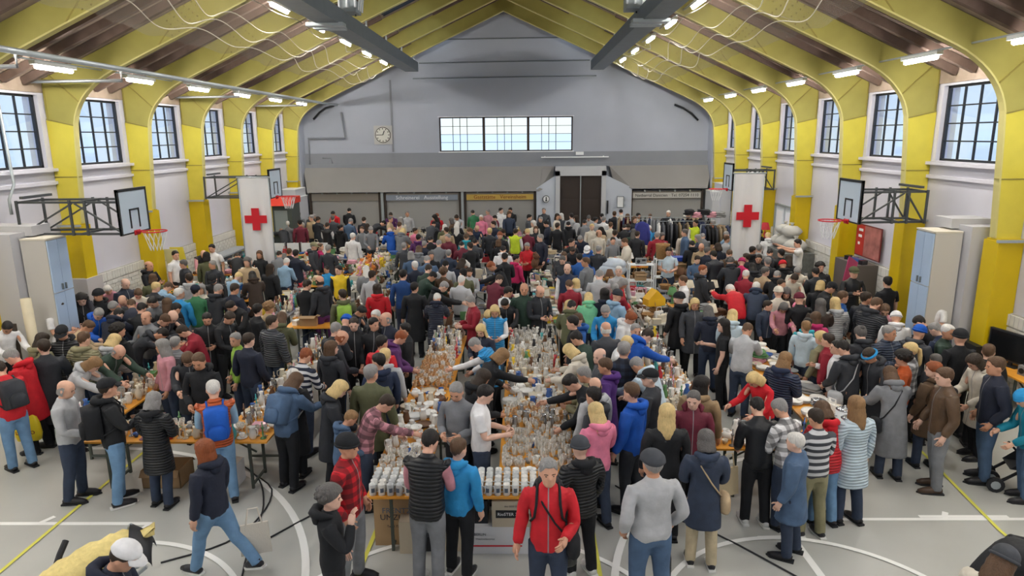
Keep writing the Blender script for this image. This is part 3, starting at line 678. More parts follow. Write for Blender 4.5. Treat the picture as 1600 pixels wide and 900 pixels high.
def vol_top(L, arm, thick=0., flare=0., sleeve=1.0, boxy=0.):
    # L hem height; arm: 'long','short','none'
    b=MB(); t=thick
    rr=[(L,.150+t+flare+boxy,.118+t+flare,0)]
    if L<.80: rr.append(((L+.95)/2,.158+t+flare*.6+boxy,.122+t+flare*.5,-.004))
    rr+=[(.95 if L<.93 else L+.03,.162+t+boxy*.8,.124+t,-.005),(1.06,.150+t+boxy,.116+t,0),(1.16,.146+t+boxy*.7,.114+t,.003),(1.26,.160+t,.122+t,0),(1.37,.182+t,.115+t,-.01),(1.425,.165+t*.8,.094+t*.8,-.015),(1.465,.094+t*.4,.076+t*.4,-.014),(1.50,.066+t*.4,.066+t*.3,-.008),(1.515,.062+t*.3,.063+t*.3,-.006)]
    loft(b,rr,20)
    for s in (-1,1):
        k='_l' if s<0 else '_r'; a=Vector(J['arm'+k]); f=Vector(J['fore'+k]); h=Vector(J['hand'+k])
        if arm=='long': b.tube([a-Vector((s*.02,0,-.005)),a.lerp(f,.5),f,f.lerp(h,.5),h.lerp(f,.06)],[.075+t*.9,.066+t,.058+t*.9,.054+t*.8,.044+t*.6],12)
        elif arm=='short': b.tube([a-Vector((s*.02,0,-.005)),a.lerp(f,.35),a.lerp(f,.72)],[.074,.070,.070],12)
        else: b.tube([a-Vector((s*.02,0,-.005)),a.lerp(f,.10)],[.075+t,.070+t],12)
    return b
def vol_trousers(slim=0.):
    b=MB(); loft(b,[(.80,.150,.112,-.002),(.86,.158,.118,-.004),(.94,.158,.118,-.004),(1.03,.142,.106,0)],18)
    for s in (-1,1):
        k='_l' if s<0 else '_r'
        b.tube([(s*.085,0,.90),(s*.095,.008,.74),J['shin'+k],(s*.109,-.004,.32),(s*.115,-.008,.10),(s*.116,-.004,.055)],[.105-slim*.4,.098-slim*.7,.076-slim*.9,.070-slim,.066-slim*1.1,.066-slim*1.1],12)
    return b
def vol_shoe(s):
    b=MB(); b.tube([(s*.115,-.075,.045),(s*.116,-.03,.055),(s*.119,.06,.052),(s*.124,.14,.038),(s*.127,.205,.030)],[.036,.048,.050,.046,.026],10)
    b.tube([(s*.115,-.02,.05),(s*.115,-.015,.11)],[.05,.052],10); return b
def vol_sole(s):
    b=MB(); b.add([(s*.118+dx,y,z) for z in (0,.022) for dx,y in ((-.04,-.10),(.04,-.10),(.05,.06),(.048,.17),(.0,.225),(-.048,.17),(-.05,.06))],[(6,5,4,3,2,1,0),(7,8,9,10,11,12,13)]+[(i,(i+1)%7,(i+1)%7+7,i+7) for i in range(7)]); return b
def headshell(b,t,z0,front,n=18,cut=None):
    # skull cap above a hairline that is low at the back and high over the face
    base=len(b.v); rows=9
    for i in range(rows+1):
        f=i/rows
        for k in range(n):
            a=2*PI*k/n; sy=math.sin(a); cx=math.cos(a)
            zl=front+(z0-front)*(.5-.5*sy)**.8 if sy<.75 else front
            z=zl+(1.757+t-zl)*math.sin(f*PI/2)
            zz=min(z,1.755); 
            for q in range(len(HEADR)-1):
                if HEADR[q][0]<=zz<=HEADR[q+1][0]:
                    u=(zz-HEADR[q][0])/(HEADR[q+1][0]-HEADR[q][0]); rx=HEADR[q][1]*(1-u)+HEADR[q+1][1]*u; ry=HEADR[q][2]*(1-u)+HEADR[q+1][2]*u; cy=HEADR[q][3]*(1-u)+HEADR[q+1][3]*u; break
            else: rx,ry,cy=.05,.06,0
            top=max(0,(z-1.70)/(1.757+t-1.70)); 
            if z>1.70: q_=math.sqrt(max(0,1-top**2)); rx=.075*q_; ry=.096*q_; cy=-.004
            e=t*(1 if i>0 else .2)*(1-top*.6)
            b.v.append(((rx+e)*cx,cy+(ry+e)*sy,z))
    for i in range(rows):
        for k in range(n): b.f.append((base+i*n+k,base+i*n+(k+1)%n,base+(i+1)*n+(k+1)%n,base+(i+1)*n+k)); b.m.append(0)
    b.f.append(tuple(base+rows*n+k for k in range(n))); b.m.append(0)
def hair_geo(kind):
    b=MB()
    if kind=='short': headshell(b,.010,1.56,1.714)
    elif kind=='bald':
        # ring of hair round the back and sides
        n=14; 
        for i,(z,e) in enumerate(((1.56,.004),(1.60,.010),(1.65,.010),(1.68,.003))):
            for k in range(n): a=PI+PI*k/(n-1); b.v.append(((.078+e)*math.cos(a),-.002+(.102+e)*math.sin(a)+.02,z))
        for i in range(3):
            for k in range(n-1): b.f.append((i*n+k,i*n+k+1,(i+1)*n+k+1,(i+1)*n+k)); b.m.append(0)
    elif kind=='curly':
        headshell(b,.035,1.56,1.70)
        for i in range(46):
            a=random.uniform(0,2*PI); p=random.uniform(-.2,1.4); 
            if math.sin(a)>.5 and p<.55: continue
            ell(b,(.105*math.cos(p)*math.cos(a),.125*math.cos(p)*math.sin(a)-.01,1.665+.10*math.sin(p)),(.026,.026,.026),6)
    else:
        headshell(b,.020,1.54,1.70)
        if kind in('long','bob'):
            zb=1.36 if kind=='long' else 1.50; n=13; base=len(b.v)
            rows=7
            for i in range(rows+1):
                f=i/rows; z=1.68-(1.68-zb)*f
                for k in range(n):
                    a=PI*.86+PI*1.28*k/(n-1); wv=.006*math.sin(k*2.3+i*1.7); rx=.090+.008*math.sin(f*PI)+.010*f; ry=.112+.004*f
                    b.v.append(((rx+wv)*math.cos(a),-.005-.02*f+(ry+wv)*math.sin(a)+.01,z+.012*math.sin(k*3.1)*f))
            for i in range(rows):
                for k in range(n-1): b.f.append((base+i*n+k,base+i*n+k+1,base+(i+1)*n+k+1,base+(i+1)*n+k)); b.m.append(0)
            nb_=len(b.v)-base
            for v in b.v[base:base+nb_]: b.v.append((v[0]*.80,v[1]*.80-.003,v[2]))
            for i in range(rows):
                for k in range(n-1): b.f.append((base+nb_+i*n+k,base+nb_+(i+1)*n+k,base+nb_+(i+1)*n+k+1,base+nb_+i*n+k+1)); b.m.append(0)
            for k in range(n-1): b.f.append((base+rows*n+k,base+rows*n+k+1,base+nb_+rows*n+k+1,base+nb_+rows*n+k)); b.m.append(0)
        if kind=='pony': b.tube([(0,-.105,1.66),(0,-.15,1.62),(0,-.155,1.52),(0,-.14,1.40),(0,-.13,1.34)],[.02,.034,.036,.028,.008],8)
        if kind=='bun': ell(b,(0,-.11,1.70),(.04,.04,.04),8)
    return b
def hat_geo(kind):
    b=MB()
    if kind=='beanie': headshell(b,.026,1.62,1.675); b.tube([(.098*math.cos(a),.118*math.sin(a)-.004,1.648+.028*(.5+.5*math.sin(a))) for a in [2*PI*i/18 for i in range(19)]],.016,6,cap=False)
    if kind=='bobble': headshell(b,.028,1.61,1.68); ell(b,(0,-.005,1.80),(.04,.04,.038),8)
    if kind in('cap','flatcap'):
        headshell(b,.018 if kind=='cap' else .028,1.64,1.685)
        n=9; base=len(b.v)
        for r_,zz in ((.0,1.690),(.075 if kind=='cap' else .045,1.672)):
            for k in range(n): a=PI*.14+PI*.72*k/(n-1); b.v.append(((.090+r_*.25)*math.cos(a),(.105+r_)*math.sin(a),zz-.01*abs(math.cos(a))))
        for k in range(n-1): b.f.append((base+k,base+k+1,base+n+k+1,base+n+k)); b.m.append(0)
        nb_=2*n
        for v in b.v[base:base+nb_]: b.v.append((v[0],v[1],v[2]-.008))
        for k in range(n-1): b.f.append((base+nb_+k,base+nb_+n+k,base+nb_+n+k+1,base+nb_+k+1)); b.m.append(0)
    if kind=='headband': b.tube([(.094*math.cos(a),.112*math.sin(a)-.004,1.655+.02*(.5+.5*math.sin(a))) for a in [2*PI*i/18 for i in range(19)]],.022,6,cap=False)
    return b
def hood_geo():
    b=MB(); b.tube([(-.10,.03,1.475),(-.115,-.05,1.50),(-.07,-.125,1.50),(0,-.15,1.49),(.07,-.125,1.50),(.115,-.05,1.50),(.10,.03,1.475)],[.018,.035,.048,.052,.048,.035,.018],8); ell(b,(0,-.13,1.43),(.085,.045,.07),8); return b
def pack_geo():
    b=MB(); m=MB()
    def rb(b,x0,x1,y0,y1,z0,z1,c=.03):
        P=[(x0+c,y0+c*0,),]
        b.add([(x0+c,y1,z0),(x1-c,y1,z0),(x1,y1,z0+c),(x1,y1,z1-c*1.6),(x1-c*1.6,y1,z1),(x0+c*1.6,y1,z1),(x0,y1,z1-c*1.6),(x0,y1,z0+c)]+
              [(x0+c*1.4,y0,z0+c),(x1-c*1.4,y0,z0+c),(x1-c*.8,y0,z0+c*1.6),(x1-c*.8,y0,z1-c*2.4),(x1-c*2,y0,z1-c),(x0+c*2,y0,z1-c),(x0+c*.8,y0,z1-c*2.4),(x0+c*.8,y0,z0+c*1.6)],
              [(0,1,2,3,4,5,6,7),(15,14,13,12,11,10,9,8)]+[((i+1)%8,i,i+8,(i+1)%8+8) for i in range(8)])
    rb(b,-.15,.15,-.30,-.115,1.00,1.45); rb(b,-.11,.11,-.345,-.295,1.02,1.24)
    st=MB()
    for s in (-1,1): st.tube([(s*.09,-.13,1.42),(s*.10,-.05,1.485),(s*.105,.06,1.455),(s*.11,.135,1.36),(s*.13,.125,1.22),(s*.165,.02,1.12),(s*.14,-.13,1.05)],.013,6)
    return b,st
def sling_geo(s):
    st=MB(); st.tube([(-s*.12,-.03,1.475),(-s*.05,.125,1.36),(s*.06,.150,1.18),(s*.17,.09,1.0),(s*.20,.0,.93),(s*.17,-.09,1.0),(s*.05,-.15,1.18),(-s*.07,-.13,1.38),(-s*.12,-.03,1.475)],.010,5,cap=False)
    b=MB(); b.lathe([(.11,-.11),(.13,-.08),(.125,.05),(.10,.09),(.04,.10)],12,(s*.235,0,.87),sx=.55,sy=1.1); return b,st

TPL={}
def template(key, lod):
    if (key,lod) in TPL: return TPL[key,lod]
    mi=None
    f=(1.0,.38)[lod]
    if key in('body','bodys'):
        b=vol_body(key=='bodys'); V,F=remesh(b,.0125,.28*f,1); mi=[0]*len(F); n0=len(V)
        h=hands_geo(); hv=np.array(h.v); F=F+[tuple(i+n0 for i in g) for g in h.f]; mi+=[0]*len(h.f); V=np.vstack([V,hv])
        e=MB()
        for s in (-1,1): ell(e,(s*.031,.0915,1.633),(.013,.009,.007),6,1); e.tube([(s*.018,.104,1.652),(s*.034,.102,1.657),(s*.052,.090,1.652)],.0045,5,2)
        e.tube([(-.024,.092,1.562),(0,.099,1.564),(.024,.092,1.562)],[.004,.0065,.004],5,3)
        n1=len(V); F=F+[tuple(i+n1 for i in g) for g in e.f]; mi+=e.m; V=np.vstack([V,np.array(e.v)]); W=weights(V)
        for i in range(n0,n1): W[i]=0; W[i,BI['hand_l' if V[i,0]<0 else 'hand_r']]=1
        W[n1:]=0; W[n1:,BI['head']]=1
        hd=V[:n0,2]>1.54; W[:n0][hd]=0; W[:n0][hd,BI['head']]=1
    else:
        g={'jacket':lambda:vol_top(.84,'long',.012),'puffer':lambda:vol_top(.80,'long',.030),'coat':lambda:vol_top(.56,'long',.018,.045),'longcoat':lambda:vol_top(.38,'long',.018,.055),
           'sweater':lambda:vol_top(.86,'long',.004,0,1,.02),'tshirt':lambda:vol_top(.87,'short',.004,0,1,.012),'vest':lambda:vol_top(.84,'none',.026),'trousers':lambda:vol_trousers(0),'slim':lambda:vol_trousers(.018),
           'under':lambda:vol_top(.95,'long',-.002)}
        if key in g: V,F=remesh(g[key](),.021,(.62)*f if key not in('trousers','slim') else .55*f,1); W=weights(V)
        elif key=='shoe_l': b=vol_shoe(-1); V,F=np.array(b.v),b.f; W=weights(V)*0; W[:,BI['foot_l']]=1
        elif key=='shoe_r': b=vol_shoe(1); V,F=np.array(b.v),b.f; W=weights(V)*0; W[:,BI['foot_r']]=1
        elif key=='sole_l': b=vol_sole(-1); V,F=np.array(b.v),b.f; W=weights(V)*0; W[:,BI['foot_l']]=1
        elif key=='sole_r': b=vol_sole(1); V,F=np.array(b.v),b.f; W=weights(V)*0; W[:,BI['foot_r']]=1
        elif key.startswith('hair_'):
            b=hair_geo(key[5:]); V,F=np.array(b.v),b.f; W=weights(V)*0; h=BI['head']; c=BI['neck']; t=np.clip((1.52-V[:,2])/.2,0,.6); W[:,h]=1-t; W[:,c]=t
        elif key.startswith('hat_'): b=hat_geo(key[4:]); V,F=np.array(b.v),b.f; W=weights(V)*0; W[:,BI['head']]=1
        else:
            b={'hood':hood_geo,'pack':lambda:pack_geo()[0],'packstrap':lambda:pack_geo()[1],'sling_r':lambda:sling_geo(1)[0],'slingstrap_r':lambda:sling_geo(1)[1],'sling_l':lambda:sling_geo(-1)[0],'slingstrap_l':lambda:sling_geo(-1)[1]}[key]()
            V,F=np.array(b.v),b.f; W=np.zeros((len(V),len(BN)))
            if key.startswith('sling_'): W[:,BI['pelvis']]=1
            elif key.startswith('slingstrap'): W=weights(V); W[:,5:]=0; W/=W.sum(1,keepdims=True)+1e-9
            else: W[:,BI['chest']]=1
    TPL[key,lod]=(V,F,W,mi); return TPL[key,lod]
def rot(ax,a):
    c,s=math.cos(a),math.sin(a)
    return np.array({'x':[[1,0,0],[0,c,-s],[0,s,c]],'y':[[c,0,s],[0,1,0],[-s,0,c]],'z':[[c,-s,0],[s,c,0],[0,0,1]]}[ax])
def align(a,b):
    q=Vector(a).rotation_difference(Vector(b)); return np.array(q.to_matrix())
# pose: lean, head down, head turn, twist, arms L/R (forward, out, elbow, inward), legs L/R (forward, knee)
POSES={
 'stand':dict(),
 'stand2':dict(hd=10,ht=15,al=(4,10,18,.3),ar=(0,9,12,.2)),
 'talk':dict(hd=5,ht=-20,ar=(25,12,80,.4),al=(0,10,15,.2)),
 'pockets':dict(hd=8,al=(-12,16,48,.5),ar=(-12,16,48,.5)),
 'look':dict(lean=12,hd=28,al=(12,8,40,.5),ar=(16,8,55,.5)),
 'browse':dict(lean=22,hd=30,ht=10,al=(30,10,45,.3),ar=(40,8,40,.3)),
 'lean':dict(lean=38,hd=18,al=(44,10,22,.1),ar=(52,8,18,.1)),
 'bend':dict(lean=58,hd=12,al=(72,10,25,.1),ar=(64,12,30,.1)),
 'reach':dict(lean=30,hd=22,al=(20,10,35,.3),ar=(60,6,12,0)),
 'reachl':dict(lean=30,hd=22,ht=-10,ar=(20,10,35,.3),al=(60,6,12,0)),
 'hold':dict(hd=26,al=(14,8,78,.55),ar=(14,8,78,.55)),
 'clasp':dict(hd=22,al=(10,10,62,.85),ar=(10,10,62,.85)),
 'phone':dict(hd=6,ht=10,ar=(38,22,135,.35),al=(0,10,25,.3)),
 'photo':dict(hd=0,al=(60,14,75,.3),ar=(60,14,75,.3)),
 'walk':dict(lean=5,hd=6,ll=(26,8),lr=(-20,12),al=(-16,8,14,.2),ar=(18,8,28,.2)),
 'walk2':dict(lean=3,hd=4,ll=(-12,12),lr=(16,6),al=(10,9,20,.2),ar=(-10,9,14,.2)),
 'back':dict(hd=15,al=(-6,14,30,.3),ar=(6,10,22,.2)),
 'turn':dict(hd=8,ht=38,tw=12,al=(4,9,20,.3),ar=(4,9,20,.3)),
 'turnl':dict(hd=8,ht=-38,tw=-12,al=(4,9,20,.3),ar=(4,9,20,.3)),
 'folded':dict(hd=6,al=(22,10,95,1.3),ar=(22,10,95,1.3)),
 'crouch':dict(lean=35,hd=20,ll=(80,110),lr=(80,110),al=(60,10,40,.3),ar=(60,10,40,.3)),
 'hang':dict(hd=4,ht=20,al=(4,12,6,.0),ar=(4,12,6,.0)),
 'stretch':dict(hd=14,al=(95,18,15,0),ar=(95,18,15,0)),
 'strap':dict(hd=0,ht=-8,al=(6,12,78,.45),ar=(0,13,12,.1)),
 'stride':dict(lean=2,hd=4,ll=(20,4),lr=(-24,14),al=(0,8,10,.1),ar=(14,14,12,.0)),
}
PM={}
def posemats(name):
    if name in PM: return PM[name]
    p=POSES[name]; r=lambda d:d*PI/180
    lean,hd,ht,tw=[p.get(k,0) for k in('lean','hd','ht','tw')]
    A={'l':p.get('al',(2,9,16,.25)),'r':p.get('ar',(2,9,16,.25))}; Lg={'l':p.get('ll',(2,3)),'r':p.get('lr',(-3,3))}
    M={}
    def mk(par,j,Rm,T=None):
        P=M[par] if par else np.eye(4); j=np.array(j); L=np.eye(4); L[:3,:3]=Rm; L[:3,3]=j-Rm@j
        return P@L
    M['pelvis']=mk(None,J['pelvis'],rot('x',-r(lean*.25))); M['pelvis'][1,3]-=math.sin(r(lean))*.12
    M['spine']=mk('pelvis',J['spine'],rot('x',-r(lean*.4))@rot('z',r(-tw))); M['chest']=mk('spine',J['chest'],rot('x',-r(lean*.35))@rot('z',r(-tw)))
    M['neck']=mk('chest',J['neck'],rot('z',-r(ht*.3))@rot('x',-r(hd*.35))); M['head']=mk('neck',J['head'],rot('z',-r(ht*.7))@rot('x',-r(hd*.65)))
    for k,s in (('l',-1),('r',1)):
        f,a,e,i=A[k]; f,a,e=r(f),r(a),r(e)
        if lean: f=f-0*lean
        # arm directions are given in the upright frame, so that hands reach where they should while the torso leans
        U=np.array([s*math.sin(a),math.sin(f)*math.cos(a),-math.cos(f)*math.cos(a)]); V0=np.array([-s*i,math.cos(f),math.sin(f)]); V0=V0-U*(V0@U); V0/=np.linalg.norm(V0)
        Fd=math.cos(e)*U+math.sin(e)*V0
        Rc=M['chest'][:3,:3]; rest=np.array(J['fore_'+k])-np.array(J['arm_'+k]); rest/=np.linalg.norm(rest)
        tw_=rot('z',r(-tw*2)); Ru=align(rest,tw_@U); 
        M['arm_'+k]=mk('chest',J['arm_'+k],Rc.T@Ru)
        Rf=align(rest,tw_@Fd); M['fore_'+k]=mk('arm_'+k,J['fore_'+k],Ru.T@Rf); M['hand_'+k]=mk('fore_'+k,J['hand_'+k],np.eye(3))
        hf,kb=Lg[k]; Rp=M['pelvis'][:3,:3]
        Rl=rot('x',r(hf)); M['leg_'+k]=mk('pelvis',J['leg_'+k],Rp.T@Rl); M['shin_'+k]=mk('leg_'+k,J['shin_'+k],rot('x',-r(kb)))
        tot=hf-kb; M['foot_'+k]=mk('shin_'+k,J['foot_'+k],rot('x',-r(tot if tot>-14 else tot*.55)))
    arr=np.array([M[b] for b in BN]); PM[name]=arr; return arr
def groundshift(name):
    V,F,W,_=template('sole_l',0); V2,_,W2,_=template('sole_r',0)
    z=min(skin(V,W,posemats(name))[:,2].min(),skin(V2,W2,posemats(name))[:,2].min()); return -z
def skin(V,W,M):
    Vh=np.c_[V,np.ones(len(V))]; T=np.einsum('vb,bij->vij',W,M); return np.einsum('vij,vj->vi',T,Vh)[:,:3]
GS={}
PMESH={}
REST={'jacket','puffer','coat','longcoat','sweater','vest','tshirt','under'}
def pmesh(key,lod,pose,mats,name,matkey):
    kk=(key,lod,pose,matkey)
    if kk in PMESH: return PMESH[kk]
    V,F,W,mi=template(key,lod)
    if pose not in GS: GS[pose]=groundshift(pose)
    P=skin(V,W,posemats(pose)); P[:,2]+=GS[pose]
    me=bpy.data.meshes.new(name); me.from_pydata(P.tolist(),[],F)
    for m in mats: me.materials.append(m)
    if mi: me.polygons.foreach_set('material_index',mi)
    me.polygons.foreach_set('use_smooth',[not key.startswith('sole')]*len(F))
    if key in REST and lod==0:
        a=me.attributes.new('rest','FLOAT_VECTOR','POINT'); a.data.foreach_set('vector',V.ravel())
    me.update(); PMESH[kk]=me; return me
# ---- clothing materials: the colour is the object's own, the pattern is in the cloth
def clothmat(name,kind,rough=.85):
    m=bpy.data.materials.new(name); m.use_nodes=True; n=m.node_tree; b=n.nodes['Principled BSDF']; b.inputs['Roughness'].default_value=rough; b.inputs['Specular IOR Level'].default_value=.35
    N=n.nodes.new; lk=n.links.new
    oi=N('ShaderNodeObjectInfo'); c=oi.outputs['Color']
    at_=N('ShaderNodeAttribute'); at_.attribute_name='rest'; sp=N('ShaderNodeSeparateXYZ'); lk(at_.outputs['Vector'],sp.inputs[0])
    tcn=N('ShaderNodeTexCoord'); nz=N('ShaderNodeTexNoise'); nz.inputs['Scale'].default_value=7; nz.inputs['Detail'].default_value=3; lk(tcn.outputs['Object'],nz.inputs['Vector'])
    def wave(sock,scale,prof='SIN',d='X'):
        mt=N('ShaderNodeMath'); mt.operation='MULTIPLY'; mt.inputs[1].default_value=scale*2*PI; lk(sock,mt.inputs[0]); s2=N('ShaderNodeMath'); s2.operation='SINE'; lk(mt.outputs[0],s2.inputs[0]); return s2.outputs[0]
    def mapr(sock,a,b_,c0,c1):
        q=N('ShaderNodeMapRange'); q.inputs[1].default_value=a; q.inputs[2].default_value=b_; q.inputs[3].default_value=c0; q.inputs[4].default_value=c1; lk(sock,q.inputs[0]); return q.outputs[0]
    def mixc(f,A,B):
        x=N('ShaderNodeMix'); x.data_type='RGBA'; lk(f,x.inputs[0])
        for s_,i in ((A,6),(B,7)):
            if isinstance(s_,tuple): x.inputs[i].default_value=s_
            else: lk(s_,x.inputs[i])
        return x.outputs[2]
    bmp=N('ShaderNodeBump'); bmp.inputs['Strength'].default_value=.5; bmp.inputs['Distance'].default_value=.03; h=nz.outputs[0]
    x=N('ShaderNodeMix'); x.data_type='RGBA'; x.blend_type='MULTIPLY'; x.inputs[0].default_value=1; lk(c,x.inputs[6]); lk(mapr(nz.outputs[0],.3,.7,.82,1.1),x.inputs[7]); c=x.outputs[2]
    if kind=='puffer':
        wv=wave(sp.outputs[2],12.5); ab=N('ShaderNodeMath'); ab.operation='ABSOLUTE'; lk(wv,ab.inputs[0]); pw=N('ShaderNodeMath'); pw.operation='POWER'; pw.inputs[1].default_value=.5; lk(ab.outputs[0],pw.inputs[0]); h=pw.outputs[0]; bmp.inputs['Strength'].default_value=.9; bmp.inputs['Distance'].default_value=.02
    if kind=='hair':
        mp=N('ShaderNodeMapping'); mp.inputs['Scale'].default_value=(60,60,7); lk(tcn.outputs['Object'],mp.inputs[0]); n2=N('ShaderNodeTexNoise'); n2.inputs['Scale'].default_value=1.5; lk(mp.outputs[0],n2.inputs['Vector']); h=n2.outputs[0]; bmp.inputs['Strength'].default_value=.35
        y2=N('ShaderNodeMix'); y2.data_type='RGBA'; y2.blend_type='MULTIPLY'; y2.inputs[0].default_value=1; lk(c,y2.inputs[6]); lk(mapr(n2.outputs[0],.35,.65,.88,1.08),y2.inputs[7]); c=y2.outputs[2]
    if kind=='plaid':
        a1=mapr(wave(sp.outputs[0],9),-.1,.1,0,1); a2=mapr(wave(sp.outputs[2],9),-.1,.1,0,1)
        c=mixc(mapr(a1,0,1,0,.55),c,(.012,.010,.012,1)); c=mixc(mapr(a2,0,1,0,.55),c,(.012,.010,.012,1))
    if kind=='stripe':
        c=mixc(mapr(wave(sp.outputs[2],11),-.1,.1,0,.8),c,(.75,.76,.78,1))
    if kind in('jacket','plaid','puffer'):
        ax=N('ShaderNodeMath'); ax.operation='ABSOLUTE'; lk(sp.outputs[0],ax.inputs[0]); z1=mapr(ax.outputs[0],.004,.007,1,0); fr=N('ShaderNodeMath'); fr.operation='GREATER_THAN'; fr.inputs[1].default_value=.03; lk(sp.outputs[1],fr.inputs[0])
        ml=N('ShaderNodeMath'); ml.operation='MULTIPLY'; lk(z1,ml.inputs[0]); lk(fr.outputs[0],ml.inputs[1]); c=mixc(ml.outputs[0],c,(.25,.25,.26,1))
    lk(h,bmp.inputs['Height']); lk(bmp.outputs[0],b.inputs['Normal']); lk(c,b.inputs['Base Color']); return m
CM={'cloth':clothmat('woven_cloth','plain'),'jacket':clothmat('zipped_jacket_cloth','jacket',.7),'puffer':clothmat('quilted_nylon','puffer',.45),'plaid':clothmat('plaid_flannel','plaid'),'stripe':clothmat('striped_knit','stripe'),
    'hair':clothmat('hair','hair',.55),'leather':clothmat('smooth_leather','jacket',.4)}
M_skin=clothmat('skin','plain',.55); M_eye=mat('eye','#2a2320',.3); M_brow=mat('brow','#4a3a30',.8); M_lip=mat('lips','#a8605a',.6); M_sole=mat('shoe_sole','#e4e4e0',.6)
COL=dict(black='#1e2024',dark='#2a2d33',char='#33363c',dgrey='#44474d',grey='#7d8085',lgrey='#b6b8bb',white='#e9e9ea',cream='#d8d1c2',navy='#232f49',dnavy='#222839',blue='#2a5fa8',royal='#1c58b8',sky='#2f93d0',lblue='#93b4cf',pale='#c4d6e2',teal='#16839c',
 denim='#4c6482',ldenim='#6f94b8',ddenim='#333e52',red='#c8202c',dred='#8f1f30',rust='#b9562a',orange='#e26a2a',pink='#e886a4',magenta='#cf3168',mag='#c0306a',maroon='#6a2536',plum='#5a2f66',purple='#54307a',rose='#c98d98',
 olive='#5d6045',khaki='#8a8668',green='#3f7f58',mint='#7ecfa0',lime='#8fb44a',dgreen='#2e4238',camel='#9a8160',brown='#5a4634',dbrown='#3c3029',tan='#b9a282',beige='#c3b597',yellow='#e8c62c',hiviz='#d4ea3c',turq='#35a8b8')
HAIR=dict(k='#1d1917',d='#33281f',b='#5a4330',l='#8b6b48',o='#c9ab76',w='#d9d6d0',g='#8f8d8b',r='#8a4a28',y='#d8bd84',s='#5e5b59')
HN=dict(k='black',d='dark brown',b='brown',l='light brown',o='blond',w='white',g='grey',r='reddish brown',y='fair blond',s='dark grey')
HS=dict(s='short',l='long',o='bobbed',p='ponytailed',c='curly',x='thinning',u='tied-up')
HK=dict(s='short',l='long',o='bob',p='pony',c='curly',x='bald',u='bun')
SK=['#dcae95','#d3a186','#e0b7a2','#c99578','#d8a890']
CN=dict(dgrey='dark grey',char='charcoal',dark='near-black',lgrey='light grey',dnavy='dark navy',royal='royal blue',sky='bright blue',lblue='light blue',pale='pale blue',denim='denim blue',ldenim='light denim',ddenim='dark denim',dred='dark red',mag='magenta',dgreen='dark green',dbrown='dark brown',hiviz='neon yellow',turq='turquoise',rose='dusty pink',cream='cream')
TN=dict(j='jacket',p='puffer jacket',c='coat',L='long coat',s='sweater',t='T-shirt',v='vest',h='hooded jacket',l='leather jacket',P='plaid shirt',S='striped top',q='puffer vest',H='hoodie',K='plaid coat',V='high-visibility vest',w='smooth overshirt')
def setc(o,c): o.color=(*lin(c),1)
PEOPLE=[]
